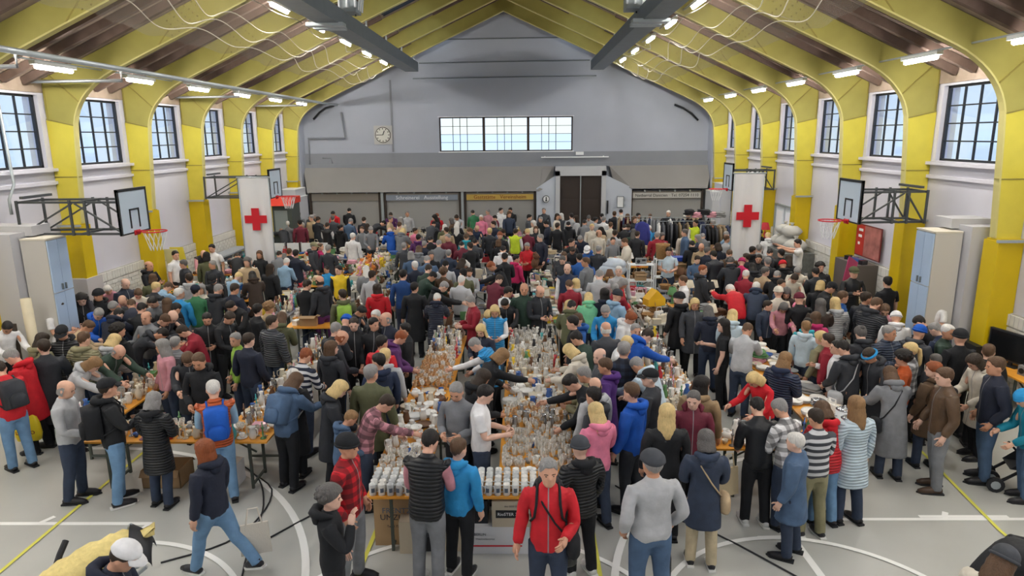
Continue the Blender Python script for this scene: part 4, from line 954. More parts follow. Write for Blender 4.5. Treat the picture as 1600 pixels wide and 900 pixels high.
def person(x,y,h,head,top,tc,legs,hair,pose='look',extra='',lod=0,wide=1.0,floor_at=None,label=None,skinc=None,under='white'):
    """x,y: the crown of the head in the photo; h: height in m; head: heading, 0 looks away down the hall, 90 to the right"""
    if pose not in GS: GS[pose]=groundshift(pose)
    if (pose,'crown') not in GS: 
        c=skin(np.array([[0,-.005,1.757]]),np.eye(len(BN))[[BI['head']]],posemats(pose))[0]; GS[pose,'crown']=(c[1],c[2]+GS[pose])
    cy,cz=GS[pose,'crown']; sc_=h/1.757
    a=-R(head)
    if floor_at is None:
        P=at(x,y,2,cz*sc_); off=Vector((-math.sin(a)*cy*sc_*1.0,math.cos(a)*cy*sc_,0)); loc=Vector((P.x-off.x,P.y-off.y,0))
    else: loc=Vector((*floor_at,0))
    e=empty('person',loc,a); e.scale=(sc_*wide*1.04,sc_*wide*1.04,sc_)
    part=lambda key,nm,mats,c,mk='': (lambda o:(setc(o,c),o)[1])(link(nm,pmesh(key,lod,pose,mats,nm,mk),e))
    hs,hc=hair[0],hair[1] if len(hair)>1 else 'd'
    ex={}
    for q in extra.split(';'):
        if q: ex[q.split('(')[0]]=q.split('(')[1].rstrip(')') if '(' in q else ''
    i=len(PEOPLE); sk=skinc or SK[i%len(SK)]
    part('body' if top=='t' else 'bodys','body',[M_skin,M_eye,M_brow,M_lip],sk)
    tk={'j':('jacket','jacket','jacket'),'p':('puffer','puffer','puffer_jacket'),'c':('coat','jacket','coat'),'L':('longcoat','jacket','long_coat'),'s':('sweater','cloth','sweater'),'t':('tshirt','cloth','shirt'),'v':('vest','jacket','vest'),'h':('jacket','jacket','jacket'),'l':('jacket','leather','leather_jacket'),
        'P':('sweater','plaid','plaid_shirt'),'S':('sweater','stripe','striped_top'),'q':('vest','puffer','puffer_vest'),'H':('sweater','cloth','hoodie'),'K':('coat','plaid','coat'),'V':('vest','cloth','high_visibility_vest'),'w':('jacket','cloth','overshirt')}[top]
    if 'Q' in ex: tk=('coat','puffer','puffer_coat')
    part(tk[0],tk[2],[CM[tk[1]]],COL[tc],tk[1])
    if top in 'vqV': part('under','shirt',[CM['cloth']],COL.get(under,'#cccccc'),'cloth')
    if top in 'hHLcp' and (top in 'hH' or i%3!=1): part('hood','hood',[CM['cloth']],COL[tc],'cloth')
    part('trousers' if legs[0]!='_' else 'slim','trousers',[CM['cloth']],COL[legs.lstrip('_')],'cloth')
    shc='#26262a' if 'W' not in ex else '#e4e4e2'
    if 'B' in ex: shc='#4a3a2e'
    for sd in 'lr':
        o=part('shoe_'+sd,'shoe',[CM['leather']],shc,'l')
        if lod==0: s_=link('sole',pmesh('sole_'+sd,0,pose,[M_sole if 'W' in ex or 'w' in ex else M_black],'sole',str('W' in ex or 'w' in ex)),o)
    hat={'b':('beanie','beanie'),'C':('cap','cap'),'f':('flatcap','flat_cap'),'o':('bobble','bobble_hat'),'a':('headband','headband')}
    if not('b' in ex and hs in 'sx'): part('hair_'+HK[hs],'hair',[CM['hair']],HAIR[hc],'h')
    for q in hat:
        if q in ex: part('hat_'+hat[q][0],hat[q][1],[CM['cloth']],COL[ex[q] or 'dark'],'cloth')
    if 'pack' in ex:
        c=ex['pack'] or 'black'; o=part('pack','backpack',[CM['cloth']],COL[c],'cloth'); s2=link('backpack_strap',pmesh('packstrap',lod,pose,[CM['cloth']],'backpack_strap','cloth'),o); setc(s2,COL[c])
    for q in('bagl','bagr'):
        if q in ex:
            c=ex[q] or 'black'; sd=q[3]; o=part('sling_'+sd,'shoulder_bag',[CM['cloth']],COL[c],'cloth'); s2=link('bag_strap',pmesh('slingstrap_'+sd,lod,pose,[CM['cloth']],'bag_strap','cloth'),o); setc(s2,COL[c])
    e['category']='person'
    PEOPLE.append(dict(o=e,x=x,y=y,top=top,tc=tc,legs=legs.lstrip('_'),hs=hs,hc=hc,extra=extra,pose=pose,loc=loc,label=label,h=h,head=head%360,under=under,Q='Q' in ex,ex=ex,hatn=[(hat[q][1].replace('_',' '),ex[q]) for q in hat if q in ex]))
    return e

# ---- everyone in the hall: crown x, crown y, height, heading, top, colour, trousers, hair, pose, extras
CROWD='''
107 594 1.76 80 s lgrey ddenim xg clasp
166 592 1.80 50 h black ldenim sd look C(black);pack(black);w
241 613 1.62 5 p black ddenim og look Q
284 570 1.80 178 H black black sb clasp
337 590 1.74 335 q rust ldenim sw look pack(royal);under(lblue)
318 688 1.68 290 h dnavy ldenim lr stride w
205 850 1.78 80 h dnavy denim sd look C(white)
515 760 1.66 75 H black black cs phone
543 680 1.80 100 P red grey sk pockets b(black)
674 672 1.82 10 q black grey sk look W;under(rose)
716 685 1.66 20 h sky black sb look w
857 718 1.80 182 j red ddenim sg strap pack(black);bagl(black)
905 683 1.66 335 p black black sk back b(dgrey);W
1020 706 1.80 345 s lgrey denim sg pockets f(dgrey);wide(1.12)
1103 672 1.66 5 c ddenim beige os look bagr(tan);w
1186 622 1.68 0 l black black sk look W
1042 632 1.74 0 L black black ly look
1085 612 1.68 190 h maroon black ss stand2
1112 588 1.74 5 c camel black lk look
986 598 1.80 305 h royal char sb look
905 630 1.66 335 h pink ddenim ly look
1210 624 1.70 330 P white ddenim sg look
1243 677 1.56 300 c denim ddenim sw look wide(1.05)
1272 638 1.66 350 S dgrey khaki sd look w
1300 628 1.62 350 p red ldenim ob look
1320 620 1.70 345 p pale ddenim ll look Q
1388 575 1.66 5 L grey ddenim lb look bagl(black)
1475 575 1.80 280 l brown grey sb back B
1557 558 1.86 285 j dnavy denim sb pockets
1518 556 1.70 270 c cream black ld look
1594 612 1.60 280 h teal denim sb look b(sky)
1411 548 1.66 300 s rust ldenim ck look
1462 566 1.64 0 c brown ddenim pr look pack(black)
1577 857 1.65 60 j cream black lb look b(dgrey)
1668 846 1.75 95 c black black sk bend
18 546 1.76 265 c red black sg look
-6 566 1.72 300 j red ldenim sd look pack(char)
60 532 1.78 330 L dark black sd look
14 506 1.70 120 s white black sk look
94 511 1.78 165 p black black sk hold C(black)
68 521 1.68 20 h khaki ddenim ld look
92 470 1.78 90 t white black sd hold
130 460 1.74 150 c black black ck hold bagl(black)
149 453 1.76 170 H black black sk look b(black)
181 541 1.74 110 j dgreen ddenim xg lean
147 518 1.76 10 p khaki ddenim sb look
183 506 1.72 20 H black ddenim ck look
188 562 1.66 80 c lgrey ddenim ol lean
216 526 1.66 20 p lgrey ddenim oy look
262 526 1.60 20 p grey ddenim sg look
294 556 1.68 150 c dark ddenim lb look
166 449 1.60 170 s rose grey sw look
197 436 1.76 120 c dnavy ddenim xg look
232 408 1.80 100 H black black xd folded
213 456 1.70 140 s cream ddenim sb browse
193 464 1.72 170 j rose ddenim xb lean
172 475 1.70 200 j dark ddenim sg lean
188 484 1.74 0 h dnavy black sk lean
205 470 1.70 330 j dnavy ddenim sb lean
222 474 1.70 350 j black black sk look
235 466 1.74 190 h grey ddenim sk look
225 489 1.74 200 j grey ddenim xb look
157 485 1.72 120 h royal ddenim sg look
144 503 1.70 60 j tan ddenim sb look
245 441 1.70 20 j dark black sy look
266 443 1.70 20 j lblue ddenim sb lean
281 450 1.74 340 j sky grey sw look
301 446 1.76 345 j green grey sk look C(dnavy)
296 427 1.74 20 p lgrey ddenim sd look
260 466 1.70 330 j black black lb look
271 492 1.74 90 j dgrey ddenim sb lean
275 478 1.70 20 j black black sk look
315 487 1.80 110 j dark ddenim xb lean
299 514 1.70 60 h char black sk bend
257 512 1.68 250 j dred ddenim sd look
331 474 1.70 200 j black black sk look
334 491 1.68 160 c black black sk look
331 431 1.72 170 j black black sd look C(black)
236 531 1.66 200 j rose ddenim lg look
274 392 1.80 110 t white black sk look
320 394 1.76 150 q black black xb lean under(rose)
328 382 1.78 180 t white black sk look
388 402 1.62 5 L cream black sg look
371 398 1.74 340 j black black sd bend
449 404 1.62 10 s lblue ddenim sw look
462 390 1.72 20 c dnavy black sk look
393 426 1.66 330 c dbrown black lk look
375 427 1.64 20 q lblue ddenim sy look under(blue)
368 443 1.78 20 j dnavy ddenim sd look
343 445 1.78 10 h char black sg look
482 437 1.76 20 s black ddenim sd hold
497 431 1.84 300 H char plum xd look
402 475 1.74 70 j black black sk look
421 472 1.66 30 s tan black cl look
424 493 1.74 30 p dgrey ddenim sd look
441 489 1.68 0 c olive black lb look
350 489 1.74 110 j black black sd look
535 452 1.72 340 h olive black sd look pack(lime)
541 481 1.66 100 j dark black sk look
542 494 1.70 0 j dark black sk look b(royal)
526 504 1.74 20 j dark ddenim sg look
539 519 1.78 60 j char black xr look
530 415 1.66 150 q yellow black sk look under(black)
510 416 1.40 200 s sky lblue sk look
590 444 1.66 20 L red black ld look
630 421 1.84 5 P blue ddenim sk look
647 441 1.72 0 L black black sk look
671 414 1.74 20 j dgreen black sd look
680 427 1.74 60 j dgreen black sk lean
693 418 1.68 30 s brown black cb look
698 442 1.74 60 c black black sg reach
683 460 1.62 0 p dnavy char sw look Q
738 464 1.68 250 c dred black sg look
763 411 1.82 270 H black black sr reachl
604 488 1.78 180 j dnavy ddenim xg look
587 485 1.70 180 c black black sw look
574 497 1.70 190 c black black sk look
560 497 1.72 170 j black black sd look
641 505 1.60 250 j black black sk look
631 519 1.68 80 c plum black sr look
750 509 1.60 200 j dnavy ldenim ly hold
775 479 1.68 180 q sky ldenim oy hold under(white)
757 488 1.50 180 s cream ldenim oy look
824 452 1.84 180 w dgreen black xg pockets
839 454 1.80 150 c dark black xg look
786 385 1.74 0 c white black sk look
806 398 1.60 20 H magenta black sk look
887 412 1.82 180 v navy ddenim xb look under(white)
916 402 1.80 330 w grey ddenim sb look
905 396 1.74 350 j blue ddenim sk look
899 436 1.66 0 h lgrey ddenim oy look
885 438 1.70 350 j dred black sb look
937 423 1.78 10 s lgrey ddenim sg look wide(1.1)
940 451 1.72 0 H dnavy black lk look
924 459 1.66 0 h mint ddenim ly look
893 471 1.74 10 h olive black sk look
968 453 1.76 50 h lblue ddenim sd look b(char)
945 480 1.74 200 j sky ddenim sg look
877 470 1.64 0 s cream black oy look
871 492 1.78 270 s black black sk look
901 491 1.74 285 h blue black sb look
948 503 1.78 350 j dgrey black xw look
967 416 1.72 170 j lgrey black sw look
977 438 1.68 120 j red black og look
996 490 1.66 120 c white black ur look
961 443 1.70 20 j dred ddenim sg look
789 471 1.62 200 j black black sk look
782 431 1.70 30 j maroon black sd look
797 449 1.70 60 j white black sk look
1045 387 1.78 190 t pale ddenim sk hold
1098 414 1.74 60 c char black sr look
1067 431 1.66 270 s white black sb look
1069 458 1.72 0 c black black sk look b(black)
1080 466 1.66 180 c dgrey black oy look
1141 449 1.74 0 j red ddenim sw bend wide(1.15)
1106 479 1.68 0 h dnavy ddenim ls look
1151 485 1.68 20 h pale ldenim ly look
1131 499 1.66 290 t black black lk look
1169 507 1.72 30 s lgrey ddenim sb look
1139 404 1.70 0 c char black cs look
1114 392 1.74 340 p char black sk look
1166 423 1.66 20 j dred black sw look
1195 417 1.68 20 j tan black ss look
1182 443 1.74 20 h ddenim black sw lean
1203 470 1.50 180 j ddenim black sd look
1217 448 1.68 10 s cream black sb look b(cream)
1022 508 1.70 150 s cream black sg look
1014 516 1.78 60 h royal black sd lean
1222 408 1.66 0 c black black sk look b(red)
1282 410 1.72 200 j black black ck look
1237 431 1.70 180 s cream black sd look
1221 425 1.68 20 c black black sg look
1284 440 1.66 30 j black black oy look
1303 442 1.74 100 j black black sk look C(black)
1335 418 1.80 180 l black black sk folded f(olive)
1387 432 1.80 350 t black black sk look
1317 455 1.76 150 h blue black sb look
1305 465 1.68 0 p lgrey ddenim ly look
1356 457 1.82 60 j char black sd look
1372 466 1.80 60 p char black sb look wide(1.1)
1382 478 1.70 200 j rose black sb look
1283 467 1.68 10 c dbrown black ls look
1253 473 1.60 190 h pink black lb look
1226 477 1.58 190 s rose black ls look
1245 457 1.70 0 j black black sd look b(maroon)
1229 452 1.68 200 j dbrown black ls look
1274 488 1.60 350 h mag ddenim lb look
1262 497 1.55 20 h turq ddenim sk look
1227 502 1.60 60 h pale ddenim sl look
1250 518 1.60 330 j khaki ddenim uy look
1279 525 1.64 300 j dred ddenim sd look
1400 488 1.64 20 c white black sw look b(white)
1343 511 1.70 0 h char black us look
1390 509 1.76 160 p ddenim ddenim sg look
1431 496 1.74 330 j black black sk lean
1458 459 1.80 250 t white black xb hold
1440 509 1.72 60 h dgrey black sg look b(royal)
1457 505 1.70 330 j navy black sg look
1482 507 1.76 100 j dgreen black sw look
1501 515 1.80 0 s black black sk look b(black)
1424 536 1.66 330 P lgrey black py look
1462 553 1.50 350 j char black ss look
1546 538 1.70 20 j black black sb look
1355 547 1.70 250 c char black sd look a(sky)
1311 533 1.74 340 h char black sk look bagl(lgrey)
1289 528 1.62 300 h white ddenim sk look
1236 551 1.68 50 p navy ddenim ll hold
884 541 1.66 300 c cream black oy look
901 580 1.68 290 c khaki ddenim sg look
877 585 1.76 272 s black black sk reach
927 588 1.74 300 h lgrey ddenim xd look
918 605 1.74 300 h char ddenim sk look
937 544 1.74 290 j dgrey black xg look
944 560 1.72 290 c purple black sb look
975 534 1.80 0 P ddenim ddenim sg look wide(1.1)
988 526 1.66 100 s white black sy look
896 519 1.74 300 j dgreen black sk look
1016 577 1.76 300 j char ddenim sg look C(black)
1037 561 1.74 320 h pale black sg lean
1174 587 1.60 240 s red black oy look
433 577 1.64 10 L black black sw look pack(lgrey)
457 545 1.72 20 S dnavy ddenim sr look
516 532 1.68 0 h char black lb look
596 524 1.74 20 j red black sk look
606 552 1.76 0 h navy ddenim sk look
619 544 1.72 0 h lgrey ddenim sy look
601 570 1.80 5 c olive black sg look
537 597 1.66 70 c dark black oy look
565 641 1.45 60 h denim denim sl look
611 622 1.68 75 P rose ddenim sd reach
466 584 1.70 20 h denim black lb look pack(denim)
711 601 1.76 195 s grey black sg hold
772 603 1.78 90 t white ddenim sk hold
760 579 1.70 60 H black black ld look
736 531 1.70 285 q sky black sg reachl under(white)
790 548 1.74 60 s black black ol reach
367 520 1.66 262 s lime ddenim sg look
404 520 1.74 20 j dnavy ddenim sd look
466 331 1.70 180 j grey black sg look
519 331 1.70 200 s red black sk look
546 326 1.76 0 j black black sk look
449 345 1.70 20 s grey black sw look
474 350 1.70 20 V hiviz black sw bend
492 336 1.74 20 c char black sg lean
512 348 1.70 10 q black black sd look under(white)
549 342 1.72 20 j denim black sg look
531 351 1.70 350 h black black sk look
551 364 1.72 10 c white black sw look
440 356 1.72 330 j char black sg bend
491 379 1.72 90 c dgrey black sg look C(khaki)
500 380 1.64 60 s mag black sb look
434 336 1.66 180 s dgrey black sk look
610 333 1.70 180 j plum black sd look
636 330 1.74 180 s lgrey black sg look
608 357 1.72 340 h royal black xw look
630 358 1.70 10 c grey black oy look
602 347 1.74 60 c char black sk bend
683 334 1.72 0 h red black sr look
648 356 1.60 20 s pink black sd look
679 347 1.70 20 j dgrey black sk lean
698 355 1.70 20 j tan black sd look
654 366 1.72 10 c plum black sk look
631 379 1.64 0 c dgrey black sg look
655 385 1.74 0 L grey black lb look
686 376 1.72 0 j grey black sg look
701 390 1.64 20 c ddenim black sg look
672 371 1.70 350 j black black sk look
720 379 1.70 340 j maroon black sk look
729 365 1.74 0 h turq black sb look
738 329 1.70 340 s green black sk look
763 327 1.70 180 s rose black sg look
752 336 1.66 180 s pink black sw look
782 325 1.76 190 c white black sk look
797 325 1.72 200 j black black sk hold
850 325 1.74 180 j dgrey black sg look
883 320 1.78 180 V cream black sg look
917 317 1.80 180 q black black sw hold under(white)
893 333 1.74 0 c lgrey black sk look
913 345 1.74 0 s grey black sk look
747 354 1.74 150 j navy black xg look
781 363 1.80 180 j black black sr look
824 358 1.70 0 s maroon black sy look
845 366 1.76 200 j dnavy black sg look
823 380 1.68 200 j red black sg hold
892 373 1.74 180 j black black sk look
806 357 1.70 20 V hiviz black sd look
871 348 1.74 20 j black black sd look
888 347 1.70 0 c black black sk look
742 374 1.66 0 j dgrey black sk look
765 356 1.74 0 j char black sy look
876 395 1.70 20 j char black sb look
895 388 1.70 180 j dark black sd look
866 401 1.70 200 j char black ss look
918 386 1.72 200 h blue black sb look C(white)
931 339 1.70 0 s lgrey black sk look
942 338 1.72 10 c white black sg look
935 359 1.76 190 s cream black xb look
925 350 1.70 180 s cream black sy look
960 330 1.70 350 j dark black sb look
970 328 1.74 0 s cream black sk look
981 335 1.70 20 c maroon black lb look
961 359 1.74 30 t lgrey black sd look
975 352 1.74 0 j black black sk look
1015 354 1.72 20 j sky black sw lean
935 384 1.70 20 j char black sg look
1075 335 1.74 200 j grey black xw look
1088 344 1.74 180 V hiviz black sk look
996 361 1.70 20 j dark black sd look
1115 344 1.74 20 V orange black sg look
1133 363 1.74 340 s lblue black sg lean
1155 368 1.78 60 j char black sk look C(dgrey)
1188 360 1.78 190 j black black sk look
1199 364 1.70 0 c white black sy look
1222 357 1.74 180 s white black sg look
1246 374 1.80 280 t white black sk stretch
1097 366 1.66 0 s grey black sg look
1096 381 1.70 200 s tan black xb look
1081 377 1.70 0 c black black sk look
1175 385 1.70 0 c black black sk look
1186 382 1.70 0 s lgrey black sg look
1167 396 1.68 20 j dark black sd look
1186 398 1.70 200 c black black sd look
1200 402 1.70 340 j char black sg look
1174 412 1.68 0 c dark black lk look
1140 391 1.70 20 j brown black sb look
1219 389 1.70 0 j black black sk look
1205 391 1.70 20 j dgrey black sk look
1247 420 1.70 200 j cream black sg look
1274 418 1.70 0 c dark black sk look
1160 404 1.60 20 s magenta black sg look b(mag)
'''
fixed={'f':0}
def xy(x,y,h): return at(x,y,2,h)
for ln in CROWD.strip().split('\n'):
    t=ln.split(); x,y,h,hd=float(t[0]),float(t[1]),float(t[2]),float(t[3]); ex=t[9] if len(t)>9 else ''
    kw={}
    keep=[]
    for q in ex.split(';'):
        if q.startswith('wide('): kw['wide']=float(q[5:-1])
        elif q.startswith('under('): kw['under']=q[6:-1]
        elif q: keep.append(q)
    pose=t[8]
    if pose=='look':
        pose=['look','stand2','browse','back','hold','look','turn','talk','turnl','browse','hang','look'][len(PEOPLE)*7%12] if y<600 else ['look','stand2','hold'][len(PEOPLE)%3]
    person(x,y,h,hd,t[4],t[5],t[6],t[7],pose,';'.join(keep),lod=0 if y>430 else 1,**kw)
# the crowd between the far tables, denser than the ones picked out above
def free(X,Y,d):
    for p in PEOPLE:
        if abs(p['loc'].x-X)<d and abs(p['loc'].y-Y)<d*1.1: return False
    return True
tops=['j','j','j','h','c','c','p','s','L','w','H']; tcs=['black','black','char','dark','dgrey','dnavy','dnavy','grey','dgreen','ddenim','brown','dred','cream','lgrey','olive','denim','maroon','tan']
hrs=['sk','sd','sb','sg','sw','xg','ld','lb','ly','oy','sk','sd','pb','xb','cs']
rr=random.Random(11); n=0
STUFFP=[]
def crowd_fill(N,y0,y1,gap):
    tries=0; cnt=0
    while cnt<N and tries<9000:
        tries+=1
        Yw=rr.uniform(y0,y1); Xw=CX+rr.uniform(-8.6,8.2)
        if not free(Xw,Yw,gap) or any(abs(a-Xw)<gap and abs(b-Yw)<gap for a,b,_ in STUFFP) or (Yw<15.2 and abs(Xw-CX)<2.2): continue
        if Xw>8.0 and 16<Yw<23.5: continue
        if any(x0-.3<Xw<x1+.3 and y0-.3<Yw<y1+.3 for x0,x1,y0,y1 in ((.1,.9,14.5,20.6),(-5.3,-3.8,17.8,22.2),(-6.4,-5.3,15.2,17.6),(2.5,4.4,14.5,20.4),(-9.8,-6.6,20.5,25.6),(4.8,8.3,23.6,28))): continue
        STUFFP.append((Xw,Yw,0)); cnt+=1
crowd_fill(60,20,28.8,.50); crowd_fill(26,14.6,20,.50)
def merged_crowd():
    Vs=[];Fs=[];Cs=[];o=0
    for X_,Y_,_ in STUFFP:
        h=rr.uniform(1.6,1.8)/1.757; a=-R(rr.choice([0,10,350,20,340,90,270,180,200,160])); pose=rr.choice(['look','stand2','browse','back','hold','turn','talk'])
        if pose not in GS: GS[pose]=groundshift(pose)
        tk=rr.choice(['jacket','puffer','coat','sweater']); hk='hair_'+rr.choice(['short','short','long','bob','short'])
        ca,sa=math.cos(a),math.sin(a); Rm=np.array([[ca,-sa,0],[sa,ca,0],[0,0,1]])*h
        for key,c in (('bodys',rr.choice(SK)),(tk,COL[rr.choice(tcs)]),('slim',COL[rr.choice(['black','ddenim','char'])]),(hk,HAIR[rr.choice('kdbsgw')]),('shoe_l','#222226'),('shoe_r','#222226')):
            V,F,W,_m=template(key,1); P=skin(V,W,posemats(pose)); P[:,2]+=GS[pose]; P=P@Rm.T+np.array([X_,Y_,0])
            Vs.append(P); Fs+= [tuple(i+o for i in f) for f in F]; o+=len(V); Cs.append(np.tile(np.array([*lin(c),1.]),(len(V),1)))
    me=bpy.data.meshes.new('crowd'); me.from_pydata(np.vstack(Vs).tolist(),[],Fs); ca_=me.color_attributes.new('tint','FLOAT_COLOR','POINT'); ca_.data.foreach_set('color',np.vstack(Cs).ravel())
    me.polygons.foreach_set('use_smooth',[True]*len(Fs))
    m=mat('crowd_cloth','#808080',.8); n_=m.node_tree; an=n_.nodes.new('ShaderNodeAttribute'); an.attribute_name='tint'; n_.links.new(an.outputs['Color'],n_.nodes['Principled BSDF'].inputs['Base Color']); me.materials.append(m)
    o_=link('crowd',me); tag(o_,'dense remainder of the market crowd standing between the far tables','crowd',kind='stuff')
merged_crowd()

# =====================================================================
# tables and goods
# =====================================================================
RECTS=[(-1.87,.42,7.2,7.7),(-1.9,-1.2,7.75,13.8),(-.32,.68,7.75,13.8),(-6.2,-3.6,8.68,9.28),(-6.85,-6.2,9.35,14.0),(-4.35,-3.7,9.35,13.4),(2.6,4.65,8.45,9.05),(2.15,2.85,9.12,14.2),(4.15,4.85,9.12,13.0),(8.45,9.05,10.9,12.75),(.2,.85,14.6,20.4),(-5.1,-4.0,18.0,21.8),(-6.3,-5.6,15.4,17.4),(2.7,3.5,14.6,18.0)]
for _ in range(3):
    for p in PEOPLE:
        for x0,x1,y0,y1 in RECTS:
            X,Y=p['loc'].x,p['loc'].y; m=.24
            if x0-m<X<x1+m and y0-m<Y<y1+m:
                d=[(X-(x0-m),(-1,0)),((x1+m)-X,(1,0)),(Y-(y0-m),(0,-1)),((y1+m)-Y,(0,1))]; dd,v=min(d)
                p['loc']=Vector((X+v[0]*dd,Y+v[1]*dd,0)); p['o'].location=p['loc']
for i in range(len(PEOPLE)):          # nobody stands inside somebody else
    for j in range(i):
        a,b=PEOPLE[i]['loc'],PEOPLE[j]['loc']; d=(a-b).length
        if 0<d<.34:
            v=(a-b)/d*(.34-d)/2; PEOPLE[i]['loc']=a+v; PEOPLE[j]['loc']=b-v; PEOPLE[i]['o'].location=a+v; PEOPLE[j]['o'].location=b-v
M_cloth1=mat('pale_table_cover','#c9c4b8',.85,noise=.1); M_cloth2=mat('grey_table_cover','#85858a',.85,noise=.1); M_cloth3=mat('brown_table_top','#8a6a4a',.6,noise=.15)
def table(x0,x1,y0,y1,lab,top=M_wood,h=.75,group='beer tables of the flea market'):
    e=empty('beer_table',((x0+x1)/2,(y0+y1)/2,0),0,' '.join(lab.split()[:16]),'table',group); a=(x1-x0)/2; b=(y1-y0)/2
    q=MB(); q.box(-a,a,-b,b,h-.028,h); q.build('table_top',top,e)
    lx=(a-.25,0) if a>b else (a-.06,0)
    for s in (-1,1):
        q=MB()
        if a>b:
            q.bar((s*(a-.28),-b+.07,0),(s*(a-.28),-b+.07,h-.03),.035); q.bar((s*(a-.28),b-.07,0),(s*(a-.28),b-.07,h-.03),.035); q.bar((s*(a-.28),-b+.07,.06),(s*(a-.28),b-.07,.06),.03); q.bar((s*(a-.28),0,.45),(s*(a-.75),0,h-.03),.02)
        else:
            q.bar((-a+.07,s*(b-.28),0),(-a+.07,s*(b-.28),h-.03),.035); q.bar((a-.07,s*(b-.28),0),(a-.07,s*(b-.28),h-.03),.035); q.bar((-a+.07,s*(b-.28),.06),(a-.07,s*(b-.28),.06),.03); q.bar((0,s*(b-.28),.45),(0,s*(b-.75),h-.03),.02)
        q.build('leg_frame',M_leg,e)
    return e
def run(x0,x1,y0,y1,lab,n):
    L=(y1-y0)/n
    for i in range(n): table(x0,x1,y0+i*L+.01,y0+(i+1)*L-.01,'orange topped table %s, %s'%(lab,['its front section','second section from the front','third section from the front','fourth section'][i]))
table(*RECTS[0],'orange topped front table carrying the printed beer mugs')
run(*RECTS[1],'of the central crockery row, left side',3)
x0,x1,y0,y1=RECTS[2]; run(x0,(x0+x1)/2-.01,y0,y1,'of the central glassware row, aisle side',3); run((x0+x1)/2+.01,x1,y0,y1,'of the central glassware row, outer side',3)
table(*RECTS[3],'orange topped front table of the left stall, behind the man in grey sweater'); run(*RECTS[4],'along the outer left stall',2); run(*RECTS[5],'of the left stall below the woman in lime green',2)
table(*RECTS[6],'orange topped front table of the right stall, behind the old lady in blue'); run(*RECTS[7],'of the right stall, aisle side',2); run(*RECTS[8],'of the right stall, outer side',2)
table(8.45,9.05,10.9,12.75,'orange topped table by the right wall with the black screen')
table(-5.35,-4.25,14.45,14.95,'short orange topped table with a cardboard box, left of centre'); RECTS.append((-5.35,-4.25,14.45,14.95))
table(-9.9,-9.2,18.0,19.2,'small orange topped table by the left wall under the second yellow column'); RECTS.append((-9.9,-9.2,18,19.2))

# item templates
M_glaze=mat('glazed_ceramic','#ffffff',.25,objcol=True,spec=.6); M_matte=mat('matte_goods','#ffffff',.8,objcol=True,noise=.15,nscale=12); M_metal=mat('polished_metal','#b9bcc0',.25,.9)
def tableglass(name,c,dc):
    m=bpy.data.materials.new(name); m.use_nodes=True; n=m.node_tree; n.nodes.clear(); N=n.nodes.new; lk=n.links.new
    o=N('ShaderNodeOutputMaterial'); tr=N('ShaderNodeBsdfTransparent'); tr.inputs[0].default_value=(*lin(c),1)
    p=N('ShaderNodeBsdfPrincipled'); p.inputs['Base Color'].default_value=(*lin(dc),1); p.inputs['Roughness'].default_value=.12; p.inputs['Specular IOR Level'].default_value=1.0
    fr=N('ShaderNodeLayerWeight'); fr.inputs['Blend'].default_value=.55; mr=N('ShaderNodeMapRange'); mr.inputs[3].default_value=.22; mr.inputs[4].default_value=.95; lk(fr.outputs['Facing'],mr.inputs[0])
    mx=N('ShaderNodeMixShader'); lk(mr.outputs[0],mx.inputs[0]); lk(tr.outputs[0],mx.inputs[1]); lk(p.outputs[0],mx.inputs[2]); lk(mx.outputs[0],o.inputs[0]); MATS[name]=m; return m
M_glass=tableglass('drinking_glass','#fbfaf6','#f4f2ec'); M_amber=tableglass('amber_glass','#f6e2c2','#e6c9a0')
M_wick=mat('wicker','#a07a4c',.8,noise=.3,nscale=30,bump=.6); M_card=mat('cardboard','#a98c68',.85,noise=.08,nscale=6); M_gold=mat('gilt','#c9a24a',.35,.7); M_blackm=mat('black_plastic','#202226',.45)
M_leaf=mat('leaf_green','#4f7a3a',.7); M_paper=mat('book_pages','#e8e2d2',.9)
def handle(q,r,z0,z1,d=.03,m=0,t=.006): q.tube([(r*.95,0,z1),(r+d*.8,0,z1-.005),(r+d,0,(z0+z1)/2),(r+d*.7,0,z0+.01),(r*.95,0,z0+.01)],t,5,m)
I={}
def deft(n,f,mats,smooth=True,parts=None): 
    q=MB(); f(q); I[n]=(q.mesh(n,mats,smooth),[(pn,(lambda a:(pf(a),a.mesh(pn,pm,True))[1])(MB())) for pn,pf,pm in (parts or [])])
deft('wine_glass',lambda q:q.lathe([(.034,0),(.034,.004),(.005,.010),(.005,.075),(.030,.095),(.040,.125),(.036,.165),(.033,.165),(.037,.125),(.027,.098),(.002,.088)],10,cap1=False),M_glass)
deft('champagne_glass',lambda q:q.lathe([(.030,0),(.030,.004),(.004,.010),(.004,.08),(.020,.10),(.027,.15),(.023,.20),(.021,.20),(.024,.15),(.002,.10)],10,cap1=False),M_glass)
deft('tumbler',lambda q:q.lathe([(.028,0),(.036,.10),(.033,.10),(.026,.008),(.001,.008)],10,cap1=False),M_glass)
deft('amber_goblet',lambda q:q.lathe([(.034,0),(.034,.004),(.006,.010),(.006,.06),(.032,.08),(.042,.12),(.038,.145),(.035,.145),(.038,.12),(.002,.085)],10,cap1=False),M_amber)
deft('glass_bowl',lambda q:q.lathe([(.04,0),(.07,.03),(.095,.065),(.09,.065),(.065,.034),(.001,.010)],12,cap1=False),M_glass)
deft('carafe',lambda q:q.lathe([(.045,0),(.055,.06),(.045,.12),(.018,.17),(.018,.23),(.026,.245),(.014,.23),(.014,.17),(.04,.12),(.001,.01)],10,cap1=False),M_glass)
